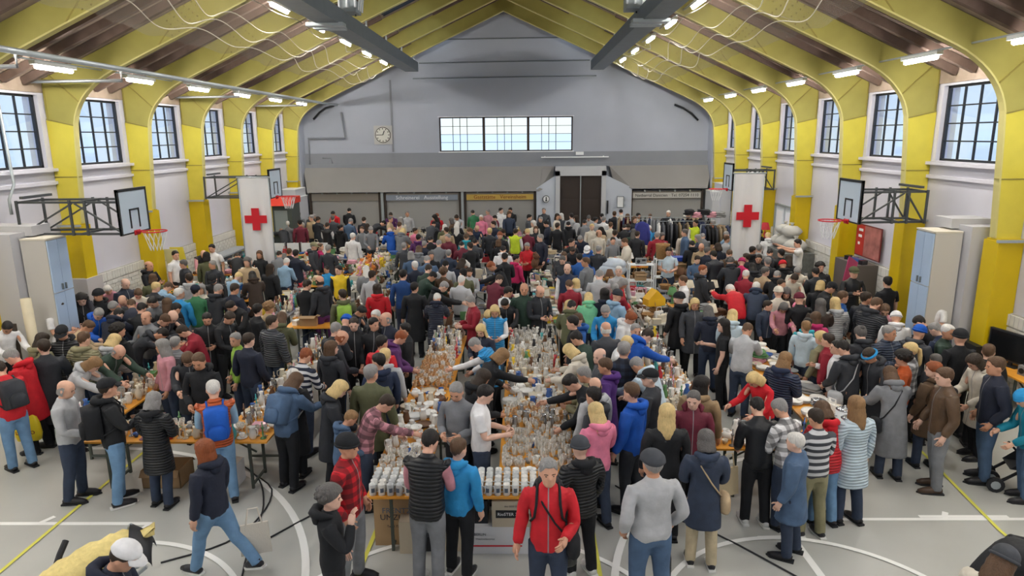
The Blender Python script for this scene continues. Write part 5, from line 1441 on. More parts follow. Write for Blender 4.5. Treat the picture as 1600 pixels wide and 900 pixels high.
deft('beer_mug',lambda q:q.lathe([(.040,0),(.042,.005),(.042,.135),(.040,.14),(.035,.14),(.035,.012),(.001,.012)],12,cap1=False),M_glaze,parts=[('mug_handle',lambda q:handle(q,.042,.02,.12,.034,0,.007),M_glaze),('printed_emblem',lambda q:q.add([(.0432*math.cos(a),.0432*math.sin(a),z) for z in (.045,.10) for a in [-PI/2-.5+.2*k for k in range(6)]],[(k,k+1,k+7,k+6) for k in range(5)]),mat('mug_print','#5a6472',.6))])
deft('cup',lambda q:q.lathe([(.022,0),(.036,.03),(.042,.065),(.038,.065),(.032,.03),(.001,.008)],10,cap1=False),M_glaze,parts=[('cup_handle',lambda q:handle(q,.04,.012,.055,.02,0,.005),M_glaze)])
deft('saucer',lambda q:q.lathe([(.035,0),(.075,.014),(.073,.018),(.03,.006),(.001,.006)],12,cap1=False),M_glaze)
deft('plate',lambda q:q.lathe([(.06,0),(.085,.006),(.125,.022),(.122,.026),(.08,.011),(.001,.009)],14,cap1=False),M_glaze)
deft('bowl',lambda q:q.lathe([(.04,0),(.075,.03),(.095,.07),(.09,.07),(.07,.034),(.001,.012)],12,cap1=False),M_glaze)
deft('teapot',lambda q:(q.lathe([(.045,0),(.075,.03),(.085,.065),(.07,.105),(.035,.12)],12),q.tube([(.07,0,.04),(.115,0,.07),(.135,0,.12)],[.018,.013,.009],6),q.tube([(-.07,0,.10),(-.115,0,.10),(-.12,0,.06),(-.07,0,.035)],.007,5)),M_glaze,parts=[('teapot_lid',lambda q:q.lathe([(.036,.12),(.03,.13),(.008,.138),(.012,.152),(.004,.158)],10),M_glaze)])
deft('jug',lambda q:(q.lathe([(.04,0),(.058,.05),(.045,.12),(.038,.16),(.048,.18),(.040,.18),(.03,.15),(.001,.01)],10,cap1=False),handle(q,.046,.05,.16,.04,0,.007)),M_glaze)
deft('vase',lambda q:q.lathe([(.035,0),(.055,.07),(.05,.14),(.022,.20),(.035,.25),(.028,.25),(.015,.20),(.001,.02)],10,cap1=False),M_glaze)
deft('cooking_pot',lambda q:(q.lathe([(.10,0),(.11,.008),(.11,.13),(.104,.13),(.104,.012),(.001,.012)],14,cap1=False),q.tube([(.108,-.03,.10),(.14,-.03,.10),(.14,.03,.10),(.108,.03,.10)],.007,5),q.tube([(-.108,-.03,.10),(-.14,-.03,.10),(-.14,.03,.10),(-.108,.03,.10)],.007,5)),M_metal,parts=[('pot_lid',lambda q:q.lathe([(.112,.132),(.09,.142),(.012,.152),(.016,.172),(.004,.178)],12),M_metal)])
deft('metal_jug',lambda q:(q.lathe([(.045,0),(.06,.06),(.04,.15),(.03,.20),(.04,.22),(.001,.22)],10,cap1=False),handle(q,.04,.06,.20,.04,0,.007)),M_metal)
deft('candlestick',lambda q:q.lathe([(.045,0),(.04,.012),(.010,.03),(.016,.08),(.009,.13),(.022,.16),(.026,.17),(.010,.17),(.010,.24),(.001,.25)],8),M_glaze)
deft('picture_frame',lambda q:(q.add([(-.11,-.004,0),(.11,-.004,0),(.11,.056,.28),(-.11,.056,.28),(-.11,.014,-.0),(.11,.014,0),(.11,.074,.28),(-.11,.074,.28)],[(0,1,2,3),(7,6,5,4),(0,4,5,1),(1,5,6,2),(2,6,7,3),(3,7,4,0)]),q.add([(-.085,.0,.03),(.085,.0,.03),(.085,.046,.25),(-.085,.046,.25)],[(0,1,2,3)],1)),[M_matte,M_paper],False)
deft('book',lambda q:(q.box(-.075,.075,-.105,.105,0,.004),q.box(-.075,.075,-.105,.105,.028,.032),q.box(-.075,-.071,-.105,.105,0,.032),q.box(-.071,.070,-.100,.100,.004,.028,1)),[M_matte,M_paper],False)
deft('cardboard_box',lambda q:(q.box(-.19,.19,-.14,-.136,0,.24),q.box(-.19,.19,.136,.14,0,.24),q.box(-.19,-.186,-.14,.14,0,.24),q.box(.186,.19,-.14,.14,0,.24),q.box(-.19,.19,-.14,.14,0,.006),q.add([(-.19,-.14,.24),(.19,-.14,.24),(.18,-.24,.20),(-.18,-.24,.20),(-.19,.14,.24),(.19,.14,.24),(.18,.23,.27),(-.18,.23,.27)],[(0,1,2,3),(4,5,6,7)]),q.add([(.19,-.13,.24),(.19,.13,.24),(.26,.12,.22),(.26,-.12,.22)],[(0,1,2,3)])),M_card,False)
deft('basket',lambda q:(q.lathe([(.11,0),(.15,.12),(.155,.13),(.145,.13),(.10,.01),(.001,.01)],14,cap1=False),q.tube([(-.15,0,.12),(-.11,0,.25),(0,0,.30),(.11,0,.25),(.15,0,.12)],.009,5)),M_wick)
def plush(q): ell(q,(0,0,.075),(.06,.05,.075)); ell(q,(0,-.015,.18),(.05,.045,.045)); ell(q,(-.04,0,.22),(.018,.012,.018),6); ell(q,(.04,0,.22),(.018,.012,.018),6); ell(q,(-.07,-.02,.10),(.02,.02,.045),6); ell(q,(.07,-.02,.10),(.02,.02,.045),6); ell(q,(-.04,-.06,.02),(.02,.045,.02),6); ell(q,(.04,-.06,.02),(.02,.045,.02),6); ell(q,(0,-.06,.17),(.02,.02,.016),6)
deft('plush_bear',plush,M_matte)
def garment(q):
    rr=random.Random(3); n=10
    for L,(w,z) in enumerate(((.17,0),(.16,.045),(.15,.085))):
        o=len(q.v)
        for zz,e in ((z,.9),(z+.02,1.03),(z+.04,.93)):
            for k in range(n): a=2*PI*k/n; r=w*e*(1+.12*math.sin(3*a+L*2)); q.v.append((r*1.15*math.cos(a),r*.8*math.sin(a),zz+.008*math.sin(4*a+L)))
        for i in range(2):
            for k in range(n): q.f.append((o+i*n+k,o+i*n+(k+1)%n,o+(i+1)*n+(k+1)%n,o+(i+1)*n+k)); q.m.append(0)
        q.f.append(tuple(o+2*n+k for k in range(n))); q.m.append(0)
deft('folded_garment',garment,M_matte)
deft('shoe_pair',lambda q:[(q.tube([(s*.05,.10,.035),(s*.05,.02,.04),(s*.05,-.08,.03),(s*.05,-.13,.022)],[.032,.036,.034,.018],8),q.tube([(s*.05,.08,.04),(s*.05,.085,.09)],[.034,.032],8)) for s in (-1,1)],M_matte)
deft('handbag',lambda q:(q.add([(-.14,-.05,0),(.14,-.05,0),(.14,.05,0),(-.14,.05,0),(-.11,-.02,.18),(.11,-.02,.18),(.11,.02,.18),(-.11,.02,.18)],[(3,2,1,0),(4,5,6,7),(0,1,5,4),(1,2,6,5),(2,3,7,6),(3,0,4,7)]),q.tube([(-.08,0,.17),(-.06,0,.27),(.06,0,.27),(.08,0,.17)],.008,5)),M_matte,False)
def bouquet(q):
    q.lathe([(.04,0),(.055,.08),(.05,.12)],8,m=1)
    rr=random.Random(5)
    for i in range(14):
        a=rr.uniform(0,6.28); r=rr.uniform(.02,.11); z=rr.uniform(.17,.27); q.tube([(0,0,.1),(r*math.cos(a),r*math.sin(a),z)],.003,3,2); ell(q,(r*math.cos(a),r*math.sin(a),z),(.022,.022,.018),6,0)
deft('flower_pot',bouquet,[M_glaze,M_card,M_leaf])
deft('toy_car',lambda q:(q.box(-.09,.09,-.04,.04,.02,.05),q.box(-.05,.04,-.035,.035,.05,.085),[q.lathe([(.001,-.012),(.022,-.012),(.022,.012),(.001,.012)],8,(0,0,0)) for _ in ()] ,[q.tube([(x,y-.01,.022),(x,y+.01,.022)],.022,8,1) for x in(-.055,.055) for y in(-.04,.04)]),[M_glaze,M_blackm],False)
deft('storage_tin',lambda q:(q.box(-.09,.09,-.06,.06,0,.09),q.box(-.093,.093,-.063,.063,.09,.11)),M_glaze,False)
deft('table_lamp',lambda q:(q.lathe([(.06,0),(.055,.02),(.015,.04),(.04,.12),(.012,.20),(.010,.26)],10),q.lathe([(.13,.24),(.075,.42),(.073,.42),(.128,.24)],12,cap0=False,cap1=False,m=1)),[M_glaze,M_matte])
deft('radio',lambda q:(q.box(-.15,.15,-.05,.05,0,.17),q.tube([(-.08,-.052,.08),(-.08,-.058,.08)],.05,12,1),q.box(.02,.12,-.055,-.05,.09,.14,1),q.tube([(-.10,0,.17),(-.10,0,.21),(.10,0,.21),(.10,0,.17)],.006,4,1)),[M_matte,M_blackm],False)
PALC=dict(white='#eeece6',cream='#ddd3bd',blue='#3a5fa0',red='#b8323a',green='#5c8a5a',brown='#6b4a34',black='#26262a',grey='#8d8f90',yellow='#e3c23c',pink='#dba0ae',orange='#d8823a',purple='#5a4490',gold='#c4a04a',beige='#c4b08e',turquoise='#49a5a8')
CERP=['white']*10+['cream','cream','cream','blue','grey','brown']; MIX=['white','white','cream','cream','blue','red','green','brown','brown','black','grey','grey','yellow','pink','beige','beige','turquoise','black','grey','white']
CLO=['black','grey','white','blue','brown','cream','black','red','green','pink','grey','beige']
CATS=dict(wine_glass='glass',champagne_glass='glass',tumbler='glass',amber_goblet='glass',glass_bowl='bowl',carafe='carafe',beer_mug='mug',cup='cup',saucer='saucer',plate='plate',bowl='bowl',teapot='teapot',jug='jug',vase='vase',cooking_pot='pot',metal_jug='jug',candlestick='candlestick',picture_frame='picture frame',book='book',cardboard_box='box',basket='basket',plush_bear='soft toy',folded_garment='clothing',shoe_pair='shoes',handbag='bag',flower_pot='flowers',toy_car='toy',storage_tin='tin',table_lamp='lamp',radio='radio')
CNT={}; ir=random.Random(23)
def item(n,x,y,z,place,colr=None,rz=None,sc_=1.,parts=False,lab=None,limit=290):
    if CNT.get(n,0)>=limit: return None
    CNT[n]=CNT.get(n,0)+1
    me,pt=I[n]; o=link(n,me,None,(x,y,z)); o.rotation_euler=(0,0,ir.uniform(0,6.28) if rz is None else rz)
    if sc_!=1: o.scale=(sc_,)*3
    if colr: setc2(o,colr)
    if parts or n in('teapot','cooking_pot'):
        for pn,pm in pt:
            p=link(pn,pm,o); p.color=o.color
    nn=n.replace('_',' '); nn={'shoe pair':'pair of shoes','folded garment':'folded garment','beer mug':'beer mug'}.get(nn,nn)
    adj=colr+' ' if colr else {'wine_glass':'clear stemmed ','champagne_glass':'tall clear ','tumbler':'clear ','amber_goblet':'','glass_bowl':'clear ','carafe':'clear ','cooking_pot':'steel ','metal_jug':'steel ','cardboard_box':'open brown ','basket':'brown wicker '}.get(n,'')
    tag(o,lab or ' '.join((adj+nn+' '+place).split()[:16]),CATS[n],nn+' goods '+place); return o
def setc2(o,c): o.color=(*lin(PALC[c]),1)
def pickc(n): 
    if n in('beer_mug','saucer','plate','bowl','cup','teapot','jug'): return ir.choice(CERP)
    if n in('vase','candlestick','picture_frame','book','plush_bear','handbag','flower_pot','toy_car','storage_tin','table_lamp','radio'): return ir.choice(MIX)
    if n in('folded_garment','shoe_pair'): return ir.choice(CLO)
    return None
FOOT=dict(wine_glass=.085,champagne_glass=.07,tumbler=.08,amber_goblet=.09,glass_bowl=.19,carafe=.12,beer_mug=.11,cup=.12,saucer=.15,plate=.22,bowl=.18,teapot=.22,jug=.14,vase=.12,cooking_pot=.27,metal_jug=.14,candlestick=.10,picture_frame=.22,book=.19,cardboard_box=.42,basket=.31,plush_bear=.17,folded_garment=.34,shoe_pair=.24,handbag=.27,flower_pot=.22,toy_car=.18,storage_tin=.2,table_lamp=.26,radio=.3)
def fill(x0,x1,y0,y1,z,kinds,place,parts=False,dens=1.0,stack=True):
    pl=[]; area=(x1-x0)*(y1-y0); tries=int(area*1500*dens)
    for t in range(tries):
        yy=ir.uniform(y0+.04,y1-.04); zone=kinds(yy) if callable(kinds) else kinds
        n=ir.choice(zone); 
        if t>tries*.5: n=min((ir.choice(zone) for _ in range(3)),key=lambda k:FOOT[k])
        r_=FOOT[n]*.5; xx=ir.uniform(x0+min(r_,.05),x1-min(r_,.05))
        if xx-r_<x0-.04 or xx+r_>x1+.04 or yy-r_<y0-.04 or yy+r_>y1+.04: continue
        if any((xx-a)**2+(yy-b)**2<((r_+c)*.84)**2 for a,b,c in pl): continue
        if CNT.get(n,0)>=290: continue
        pl.append((xx,yy,r_)); c=pickc(n)
        f=(xx-x0)/(x1-x0); side=', left edge' if f<.34 else ', centre' if f<.67 else ', right edge'
        if (x1-x0)>(y1-y0)*1.5 and (y1-y0)<.7: side=', left part' if f<.34 else ', middle' if f<.67 else ', right part'
        pc=place+side
        item(n,xx,yy,z,pc,c,parts=parts)
        if stack and n=='plate':
            for k in range(ir.choice([1,2,3,4])): item(n,xx+ir.uniform(-.004,.004),yy,z+.012*(k+1),pc,c)
        if stack and n=='bowl' and ir.random()<.5: item(n,xx,yy,z+.022,pc,c)
        if stack and n=='saucer': item('cup',xx,yy,z+.008,pc,c,parts=parts)
        if stack and n=='book':
            for k in range(ir.choice([1,2,3])): item(n,xx+ir.uniform(-.01,.01),yy+ir.uniform(-.01,.01),z+.033*(k+1),pc,pickc(n),rz=ir.uniform(-.2,.2))
        if stack and n=='folded_garment' and ir.random()<.6: item(n,xx+ir.uniform(-.03,.03),yy,z+.12,pc,ir.choice(CLO))
seg=lambda y,y0,y1:['at its front end','in its front half','about halfway along','in its far half','at its far end'][min(4,int(5*(y-y0)/(y1-y0)))]
# front mug table: rows of printed mugs
k=0
for r_ in range(5):
    for i in range(21):
        x=-1.80+i*.106; y=7.26+r_*.095
        if x>.38: break
        item('beer_mug',x,y,.75,'',None,rz=ir.uniform(-.4,.4),parts=r_<2,lab='pale printed beer mug in %s row of the front mug table, %s'%(['the front','the second','the third','the fourth','the rear'][r_],['left end','left part','middle','right part','right end'][min(4,i//4)])); 
for o in bpy.data.objects:
    if o.name.startswith('beer_mug') : o.color=(*lin(ir.choice(['#dcdcd8','#cfd2d0','#e6e4dd','#c3c6c6'])),1)
    elif o.name.startswith('mug_handle') and o.parent: o.color=(.7,.7,.68,1)
RN=[('on the left crockery row',1),('on the central glassware row',2)]
def zL(y): return ['wine_glass','wine_glass','tumbler','tumbler','carafe'] if y<8.25 else (['plate','saucer','bowl','cup','jug','plate','teapot','storage_tin'] if y<10.6 else (['amber_goblet','wine_glass','amber_goblet'] if y<12.2 else ['wine_glass','vase','carafe','glass_bowl','candlestick']))
def zR(y): return ['wine_glass','tumbler','champagne_glass','cup'] if y<9.0 else (['amber_goblet','wine_glass','glass_bowl','metal_jug'] if y<9.8 else (['plate','bowl','saucer','teapot','jug','plate'] if y<11.3 else ['wine_glass','champagne_glass','tumbler','glass_bowl','vase','carafe']))
for (x0,x1,y0,y1),zf,pl in ((RECTS[1],zL,'on the left crockery row'),(RECTS[2],zR,'on the central glassware row')):
    n=5
    for s_ in range(n):
        a=y0+(y1-y0)*s_/n; b=y0+(y1-y0)*(s_+1)/n; fill(x0+.02,x1-.02,a,b,.75,zf,pl+' '+seg(a+.1,y0,y1),parts=s_==0)
near=['candlestick','vase','jug','metal_jug','metal_jug','teapot','cup','bowl','plate','wine_glass','saucer','cup','storage_tin']
near2=['bowl','cup','jug','metal_jug','vase','plate','candlestick','cup','saucer','teapot','tumbler']
fill(-6.18,-3.62,8.72,9.25,.75,near,'on the front table of the left stall',True)
for a,b in ((9.4,11.6),(11.6,13.95)): fill(-6.83,-6.22,a,b,.75,near+['plush_bear','radio'],'on the outer left stall '+seg(a+.1,9.4,14))
for a,b in ((9.4,11.3),(11.3,13.35)): fill(-4.33,-3.72,a,b,.75,near2,'on the left stall by the grey backpack '+seg(a+.1,9.4,13.4))
fill(2.62,4.4,8.5,9.0,.75,near2,'on the front table of the right stall',True)
for a,b in ((9.15,11.6),(11.6,14.15)): fill(2.17,2.83,a,b,.75,near2+['metal_jug','toy_car'],'on the inner right stall '+seg(a+.1,9.15,14.2))
for a,b in ((9.15,11.),(11.,12.95)): fill(4.17,4.83,a,b,.75,['folded_garment','bowl','cooking_pot','handbag','plate'],'on the outer right stall '+seg(a+.1,9.15,13))
item('cardboard_box',-4.85,14.7,.75,'',None,rz=0,lab='open cardboard box on the short orange table left of centre'); item('storage_tin',-5.15,14.7,.75,'',colr='white',lab='white tin on the short orange table left of centre')
fill(-9.88,-9.22,18.3,19.1,.75,['cup','book','bowl'],'on the small table by the left wall',dens=.4)

for (x0,x1,y0,y1),ks,nm,n,tp in ((RECTS[10],['book','book','picture_frame','book','storage_tin'],'the long book table',3,M_cloth1),(RECTS[11],['plush_bear','plush_bear','flower_pot','basket','toy_car'],'the soft toy table',2,M_cloth1),(RECTS[12],['flower_pot','vase','basket','bowl','candlestick','picture_frame'],'the flower and vase table',1,M_cloth2),(RECTS[13],['cardboard_box','radio','basket','storage_tin','handbag','toy_car','teapot'],'the household goods table',2,M_cloth1)):
    L=(y1-y0)/n
    for i in range(n): table(x0,x1,y0+i*L+.01,y0+(i+1)*L-.01,'covered table, %s, %s'%(nm,['front part','next part','rear part'][i] if n>1 else 'single'),top=tp)
    for i in range(5): fill(x0+.02,x1-.02,y0+(y1-y0)*i/5,y0+(y1-y0)*(i+1)/5,.75,ks,'on %s '%nm+seg(y0+(y1-y0)*(i+.5)/5,y0,y1))
    if nm=='the soft toy table':
        q=MB(); q.box(-.35,.35,-1.3,1.3,0,.3); o=q.build('display_riser',M_cloth1); o.location=((x0+x1)/2,(y0+y1)/2,.75); tag(o,'raised step in the middle of the soft toy table','riser')
        for k in range(44): item('plush_bear',(x0+x1)/2+ir.uniform(-.3,.3),(y0+y1)/2-1.2+.055*k,1.05,'on the raised step of the soft toy table, '+['front','middle','rear'][k//15],ir.choice(['beige','brown','cream','yellow','pink','orange','white']),sc_=1.25)
item('plush_bear',.35,20.1,.95,'',colr='brown',lab='large brown and yellow toy animal at the far end of the book table',sc_=2.2,rz=1.2)
q=MB(); q.prism([(-.22,0),(.22,0),(.22,.16),(0,.38),(-.22,.16)],-.15,.15); q.box(-.08,.08,-.16,-.15,0,.16); o=fixn(q.build('toy_house',mat('yellow_toy_plastic','#e8b62a',.4))); o.location=(3.1,15.6,.95); o.rotation_euler=(0,0,.3); tag(o,'yellow plastic toy house on the household goods table','toy')

# far stalls stand wherever the crowd leaves room
def freer(x0,x1,y0,y1,m=.20):
    for p in PEOPLE:
        if x0-m<p['loc'].x<x1+m and y0-m<p['loc'].y<y1+m: return False
    for a,b,_q in STUFFP:
        if x0-m<a<x1+m and y0-m<b<y1+m: return False
    for a,b,c,d in RECTS:
        if x0<b+.05 and x1>a-.05 and y0<d+.05 and y1>c-.05: return False
    return True
RECTS+= [(-9.5,-7.4,24.9,25.4),(5.2,8.2,24.6,26.9),(3.0,4.3,18.6,19.5),(2.1,3.1,19.4,20.2),(8.2,9.1,16.8,18.6),(8.3,9.1,20.5,23.0),(-8.6,-7.3,19.8,20.2),(6.0,7.2,19.8,20.2),(-10.6,-9.6,13.1,14.2),(8.3,9.1,12.9,14.3)]
def zone(x,y):
    u=x-CX
    if y>21.5: return (['folded_garment','folded_garment','handbag','shoe_pair'],'clothes') if x<5 else (['folded_garment','handbag','cardboard_box'],'clothes')
    if x<-2.6: return (['plush_bear','plush_bear','toy_car','flower_pot','folded_garment'],'toy') if y>16.8 else (['flower_pot','vase','basket','plush_bear','storage_tin','bowl'],'bric-a-brac')
    if x<2: return (['book','book','picture_frame','book'],'book') 
    if x<5: return (['cardboard_box','radio','folded_garment','table_lamp','basket'],'household')
    return (['folded_garment','toy_car','plush_bear','cardboard_box','radio','shoe_pair'],'mixed')
stall_n=0; ordw=['front','second','third','fourth','fifth','sixth','seventh','eighth','ninth','tenth','eleventh','twelfth','thirteenth','fourteenth','fifteenth','sixteenth','seventeenth','eighteenth','nineteenth','twentieth','rearmost']
Y=14.4; row=0
while Y<29.6:
    X=XL+.3; cn=0
    while X<XR-1.0:
        done=False
        for L in (1.5,1.1,.8,.55):
            if X+L<XR-.2 and freer(X,X+L,Y,Y+.5):
                ks,zn=zone(X+L/2,Y); cn+=1; stall_n+=1
                where='%s row, %s from the left wall'%(ordw[row],ordw[min(cn-1,20)] if cn>1 else 'first')
                table(X,X+L,Y,Y+.5,'%s table in the %s'%(zn,where),top=ir.choice([M_wood,M_cloth1,M_cloth1,M_cloth2,M_cloth2,M_cloth3]),group='small tables deep in the crowd')
                RECTS.append((X,X+L,Y,Y+.5))
                if L>=.55: 
                    kk=ks
                    fill(X+.02,X+L-.02,Y+.02,Y+.48,.75,kk,'on a %s table, %s row, %s table'%(zn,ordw[row],ordw[min(cn-1,20)] if cn>1 else 'first'),stack=True)
                X+=L+.06; done=True; break
        if not done: X+=.2
    Y+=.86; row+=1

# ---- particular things
def plainbox(n,x,y,z,dx,dy,dz,m,lab,cat,rz=0): 
    q=MB(); q.box(-dx/2,dx/2,-dy/2,dy/2,0,dz); o=q.build(n,m); o.location=(x,y,z); o.rotation_euler=(0,0,rz); return tag(o,lab,cat)
def carton(x,y,z,dx,dy,dz,m,lab,lines=(),rz=0,open_=False):
    e=empty('carton',(x,y,z),rz,lab,'box'); q=MB()
    if open_:
        q.box(-dx/2,dx/2,-dy/2,-dy/2+.008,0,dz); q.box(-dx/2,dx/2,dy/2-.008,dy/2,0,dz); q.box(-dx/2,-dx/2+.008,-dy/2,dy/2,0,dz); q.box(dx/2-.008,dx/2,-dy/2,dy/2,0,dz); q.box(-dx/2,dx/2,-dy/2,dy/2,0,.008)
    else: q.box(-dx/2,dx/2,-dy/2,dy/2,0,dz)
    q.build('box_body',m,e); 
    for s in (-1,1):
        q=MB(); q.add([(-dx/2,s*dy/2,dz),(dx/2,s*dy/2,dz),(dx/2,s*(dy/2+(.07 if open_ else -dy*.49)),dz+(-.08 if open_ else .006)),(-dx/2,s*(dy/2+(.07 if open_ else -dy*.49)),dz+(-.08 if open_ else .006))],[(0,1,2,3)]); q.build('box_flap',m,e)
    for t_,sz,xx,zz,c in lines: text('box_lettering',t_,sz,(xx,-dy/2-.003,zz),(R(90),0,0),mat('ink_'+c,c,.7),e,.001)
    return e
M_cardl=mat('light_cardboard','#c9bda6',.85); M_wbox=mat('white_carton','#dfe0e2',.6)
carton(-1.52,7.55,0,.62,.36,.62,M_card,'tall moving box printed with FRENTZEL UMZUG under the front table',[('FRENTZEL',.10,.02,.47,'#5b6a7c'),('UMZUG',.105,-.05,.38,'#33383f'),('Tel. 0 72 50 / 00 4',.042,0,.26,'#33383f')])
carton(-.33,7.4,0,.78,.4,.36,M_wbox,'large white printed carton on the floor under the front table',[('BERLIN',.045,-.2,.26,'#2b2e36'),('Waschvollautomat',.03,-.14,.20,'#4a4e56')])
q=MB(); q.box(-.34,.3,-.205,-.201,.10,.118); o=q.build('red_stripe',M_red,bpy.data.objects['carton.001'])
carton(-.16,7.4,.36,.45,.4,.33,M_cardl,'light cardboard box with a black band stacked on the white carton',[('Art. 0000 00',.03,0,.27,'#4a4e56'),('150 / 20',.03,.1,.06,'#33383f')])
q=MB(); q.box(-.18,.18,-.205,-.201,.12,.22); q.build('black_band',M_blackm,bpy.data.objects['carton.002']); text('box_lettering','RioSTER 3000',.055,(0,-.209,.17),(R(90),0,0),M_white,bpy.data.objects['carton.002'],.001)
plainbox('storage_crate',-.62,7.45,.36,.36,.36,.30,M_blackm,'black crate stacked beside the light cardboard box','crate')
carton(-.80,7.42,0,.34,.34,.34,M_cardl,'small grey carton under the front table between the two customers',[('200',.05,-.06,.2,'#4a4e56')])
carton(-1.12,7.42,0,.30,.34,.32,mat('black_carton','#2c2d30',.7),'open black carton with crumpled paper under the front table',open_=True)
for i in range(5):
    q=MB(); ell(q,(0,0,0),(.06,.05,.045),7); o=q.build('crumpled_paper',M_paper,smooth=False); o.location=(-1.2+.04*i,7.38+.05*(i%3),.30+.03*(i%2)); tag(o,'ball of crumpled packing paper in the open black carton','paper','crumpled paper in the black carton')
carton(-1.38,7.35,0,.24,.3,.42,M_cardl,'narrow grey carton beside the table leg under the front table')
carton(-5.2,8.95,0,.55,.42,.28,M_card,'flat brown cardboard box under the front table of the left stall',open_=True)
e=carton(-4.35,8.9,0,.48,.3,.34,M_wbox,'white carton with small drawings under the left stall front table')
for i in range(4): text('box_lettering','o',.07,(-.05+.12*(i%2),-.155,.24-.12*(i//2)),(R(90),0,0),M_blackm,e,.001)
# red plastic basket under the front table
q=MB(); q.lathe([(.14,0),(.19,.28),(.18,.28),(.13,.01),(.001,.01)],12,cap1=False); o=q.build('laundry_basket',mat('orange_red_plastic','#e0502c',.4),smooth=True); o.location=(.27,7.45,0); tag(o,'orange red plastic basket under the front table, behind the man in red','basket')
# yellow carrier bag held by the person in red
e=empty('carrier_bag',(-7.80,9.75,.28),R(8),'yellow LOTTO carrier bag hanging beside the person in red at the left edge','bag')
q=MB(); n=10
rows=[(.17,.06,0),(.19,.075,.10),(.18,.07,.25),(.15,.05,.38),(.11,.02,.42)]
q.lathe([(1,0),(1,.01)],3) if False else None
o0=0
for w_,d_,z_ in rows:
    for k in range(16): a=2*PI*k/16; c_,s__=math.cos(a),math.sin(a); q.v.append((w_*math.copysign(abs(c_)**.5,c_),d_*math.copysign(abs(s__)**.5,s__)*(1+.08*math.sin(5*a+z_*9)),z_))
for i in range(4):
    for k in range(16): q.f.append((i*16+k,i*16+(k+1)%16,(i+1)*16+(k+1)%16,(i+1)*16+k)); q.m.append(0)
q.f.append(tuple(range(16))[::-1]); q.m.append(0); q.build('bag_body',mat('yellow_plastic','#e8d02a',.4),e,True)
q=MB(); q.tube([(-.08,0,.40),(-.07,0,.52),(0,0,.56),(.07,0,.52),(.08,0,.40)],.012,6); q.build('bag_handle',M_white,e,True)
text('bag_lettering','LOTTO',.085,(0,-.085,.15),(R(90),0,0),mat('ink_red','#8c2a22',.6),e,.003); text('bag_lettering','Bayern',.04,(0,-.085,.08),(R(90),0,0),mat('ink_red','#8c2a22',.6),e,.003)
q=MB()
for i in range(4): a=i*PI/2+PI/4; q.add([(0,-.09,.28),(.03*math.cos(a-.5),-.09,.28+.03*math.sin(a-.5)),(.055*math.cos(a),-.09,.28+.055*math.sin(a)),(.03*math.cos(a+.5),-.09,.28+.03*math.sin(a+.5))],[(0,1,2,3)])
q.build('clover_emblem',mat('ink_red','#8c2a22',.6),e)
# white tote carried by the walking woman
def tote(x,y,z,lab,c='#d9d3c6'):
    e=empty('tote_bag',(x,y,z),R(20),lab,'bag'); q=MB(); q.add([(-.17,-.03,0),(.17,-.03,0),(.17,.03,0),(-.17,.03,0),(-.15,-.012,.38),(.15,-.012,.38),(.15,.012,.38),(-.15,.012,.38)],[(3,2,1,0),(4,5,6,7),(0,1,5,4),(1,2,6,5),(2,3,7,6),(3,0,4,7)]); q.build('bag_body',mat('canvas_'+c,c,.9,bump=.3,nscale=30),e)
    q=MB(); q.tube([(-.09,-.015,.37),(-.05,-.015,.58),(.05,-.015,.58),(.09,-.015,.37)],.010,5); q.build('bag_handle',mat('canvas_'+c,c,.9),e)
P=at(375,855,2,.35); tote(P.x+.12,P.y+.15,.18,'pale canvas tote bag beside the woman walking in navy jacket')
P=at(1135,760,2,.5); tote(P.x,P.y,.38,'beige canvas tote bag beside the woman in dark blue trench coat','#c8b795')
# black handbag of the man in red
q=MB(); q.lathe([(.10,-.12),(.13,-.10),(.13,.02),(.09,.10),(.03,.13)],10,sx=1,sy=.5); P=at(882,862,2,.75); o=q.build('hand_bag',M_blackm,smooth=True); o.location=(P.x,P.y,.72); tag(o,'soft black handbag hanging at the side of the man in red jacket','bag')
q=MB(); q.tube([(P.x-.03,P.y,.84),(P.x-.05,P.y+.01,1.0),(P.x-.02,P.y+.02,1.08)],.008,5); o=q.build('bag_strap',M_blackm); o.parent=bpy.data.objects['hand_bag']; o.matrix_parent_inverse=Matrix.Translation(-Vector((P.x,P.y,.72)))
# bottom left: yellow fleece over a pushchair
e=empty('pushchair',(-4.12,5.55,0),R(22),'pushchair with yellow fleece cover and black hood beside the man in white cap','pushchair')
q=MB(); n=14; m_=12
for i in range(m_+1):
    for k in range(n):
        a=2*PI*k/n; t=i/m_; r=.30*math.sin(PI*min(t*1.0+.08,.97))**.6; q.v.append((-.55+1.15*t, r*math.cos(a)*.85+.02*math.sin(5*a+i), .74+.50*t+ r*.62*math.sin(a)+.02*math.sin(3*a+2*i)))
for i in range(m_):
    for k in range(n): q.f.append((i*n+k,i*n+(k+1)%n,(i+1)*n+(k+1)%n,(i+1)*n+k)); q.m.append(0)
q.f.append(tuple(range(n))[::-1]); q.m.append(0); q.f.append(tuple(m_*n+k for k in range(n))); q.m.append(0)
q.build('fleece_cover',mat('yellow_fleece','#ead68e',.95,noise=.15,nscale=18,bump=.9),e,True)
q=MB(); q.tube([(-.30,.10,.90),(-.26,.24,1.02),(-.22,.34,1.10)],.03,8); q.build('push_handle',M_blackm,e)
q=MB()
for i in range(9):
    for k in range(9):
        a=PI*k/8; b_=i/8*1.5; q.v.append((.40+.17*math.sin(b_),.17*math.cos(a),1.12+.20*math.sin(a)*math.cos(b_*.5)-.12*b_))
for i in range(8):
    for k in range(8): q.f.append((i*9+k,i*9+k+1,(i+1)*9+k+1,(i+1)*9+k)); q.m.append(0)
q.build('hood',M_blackm,e,True)
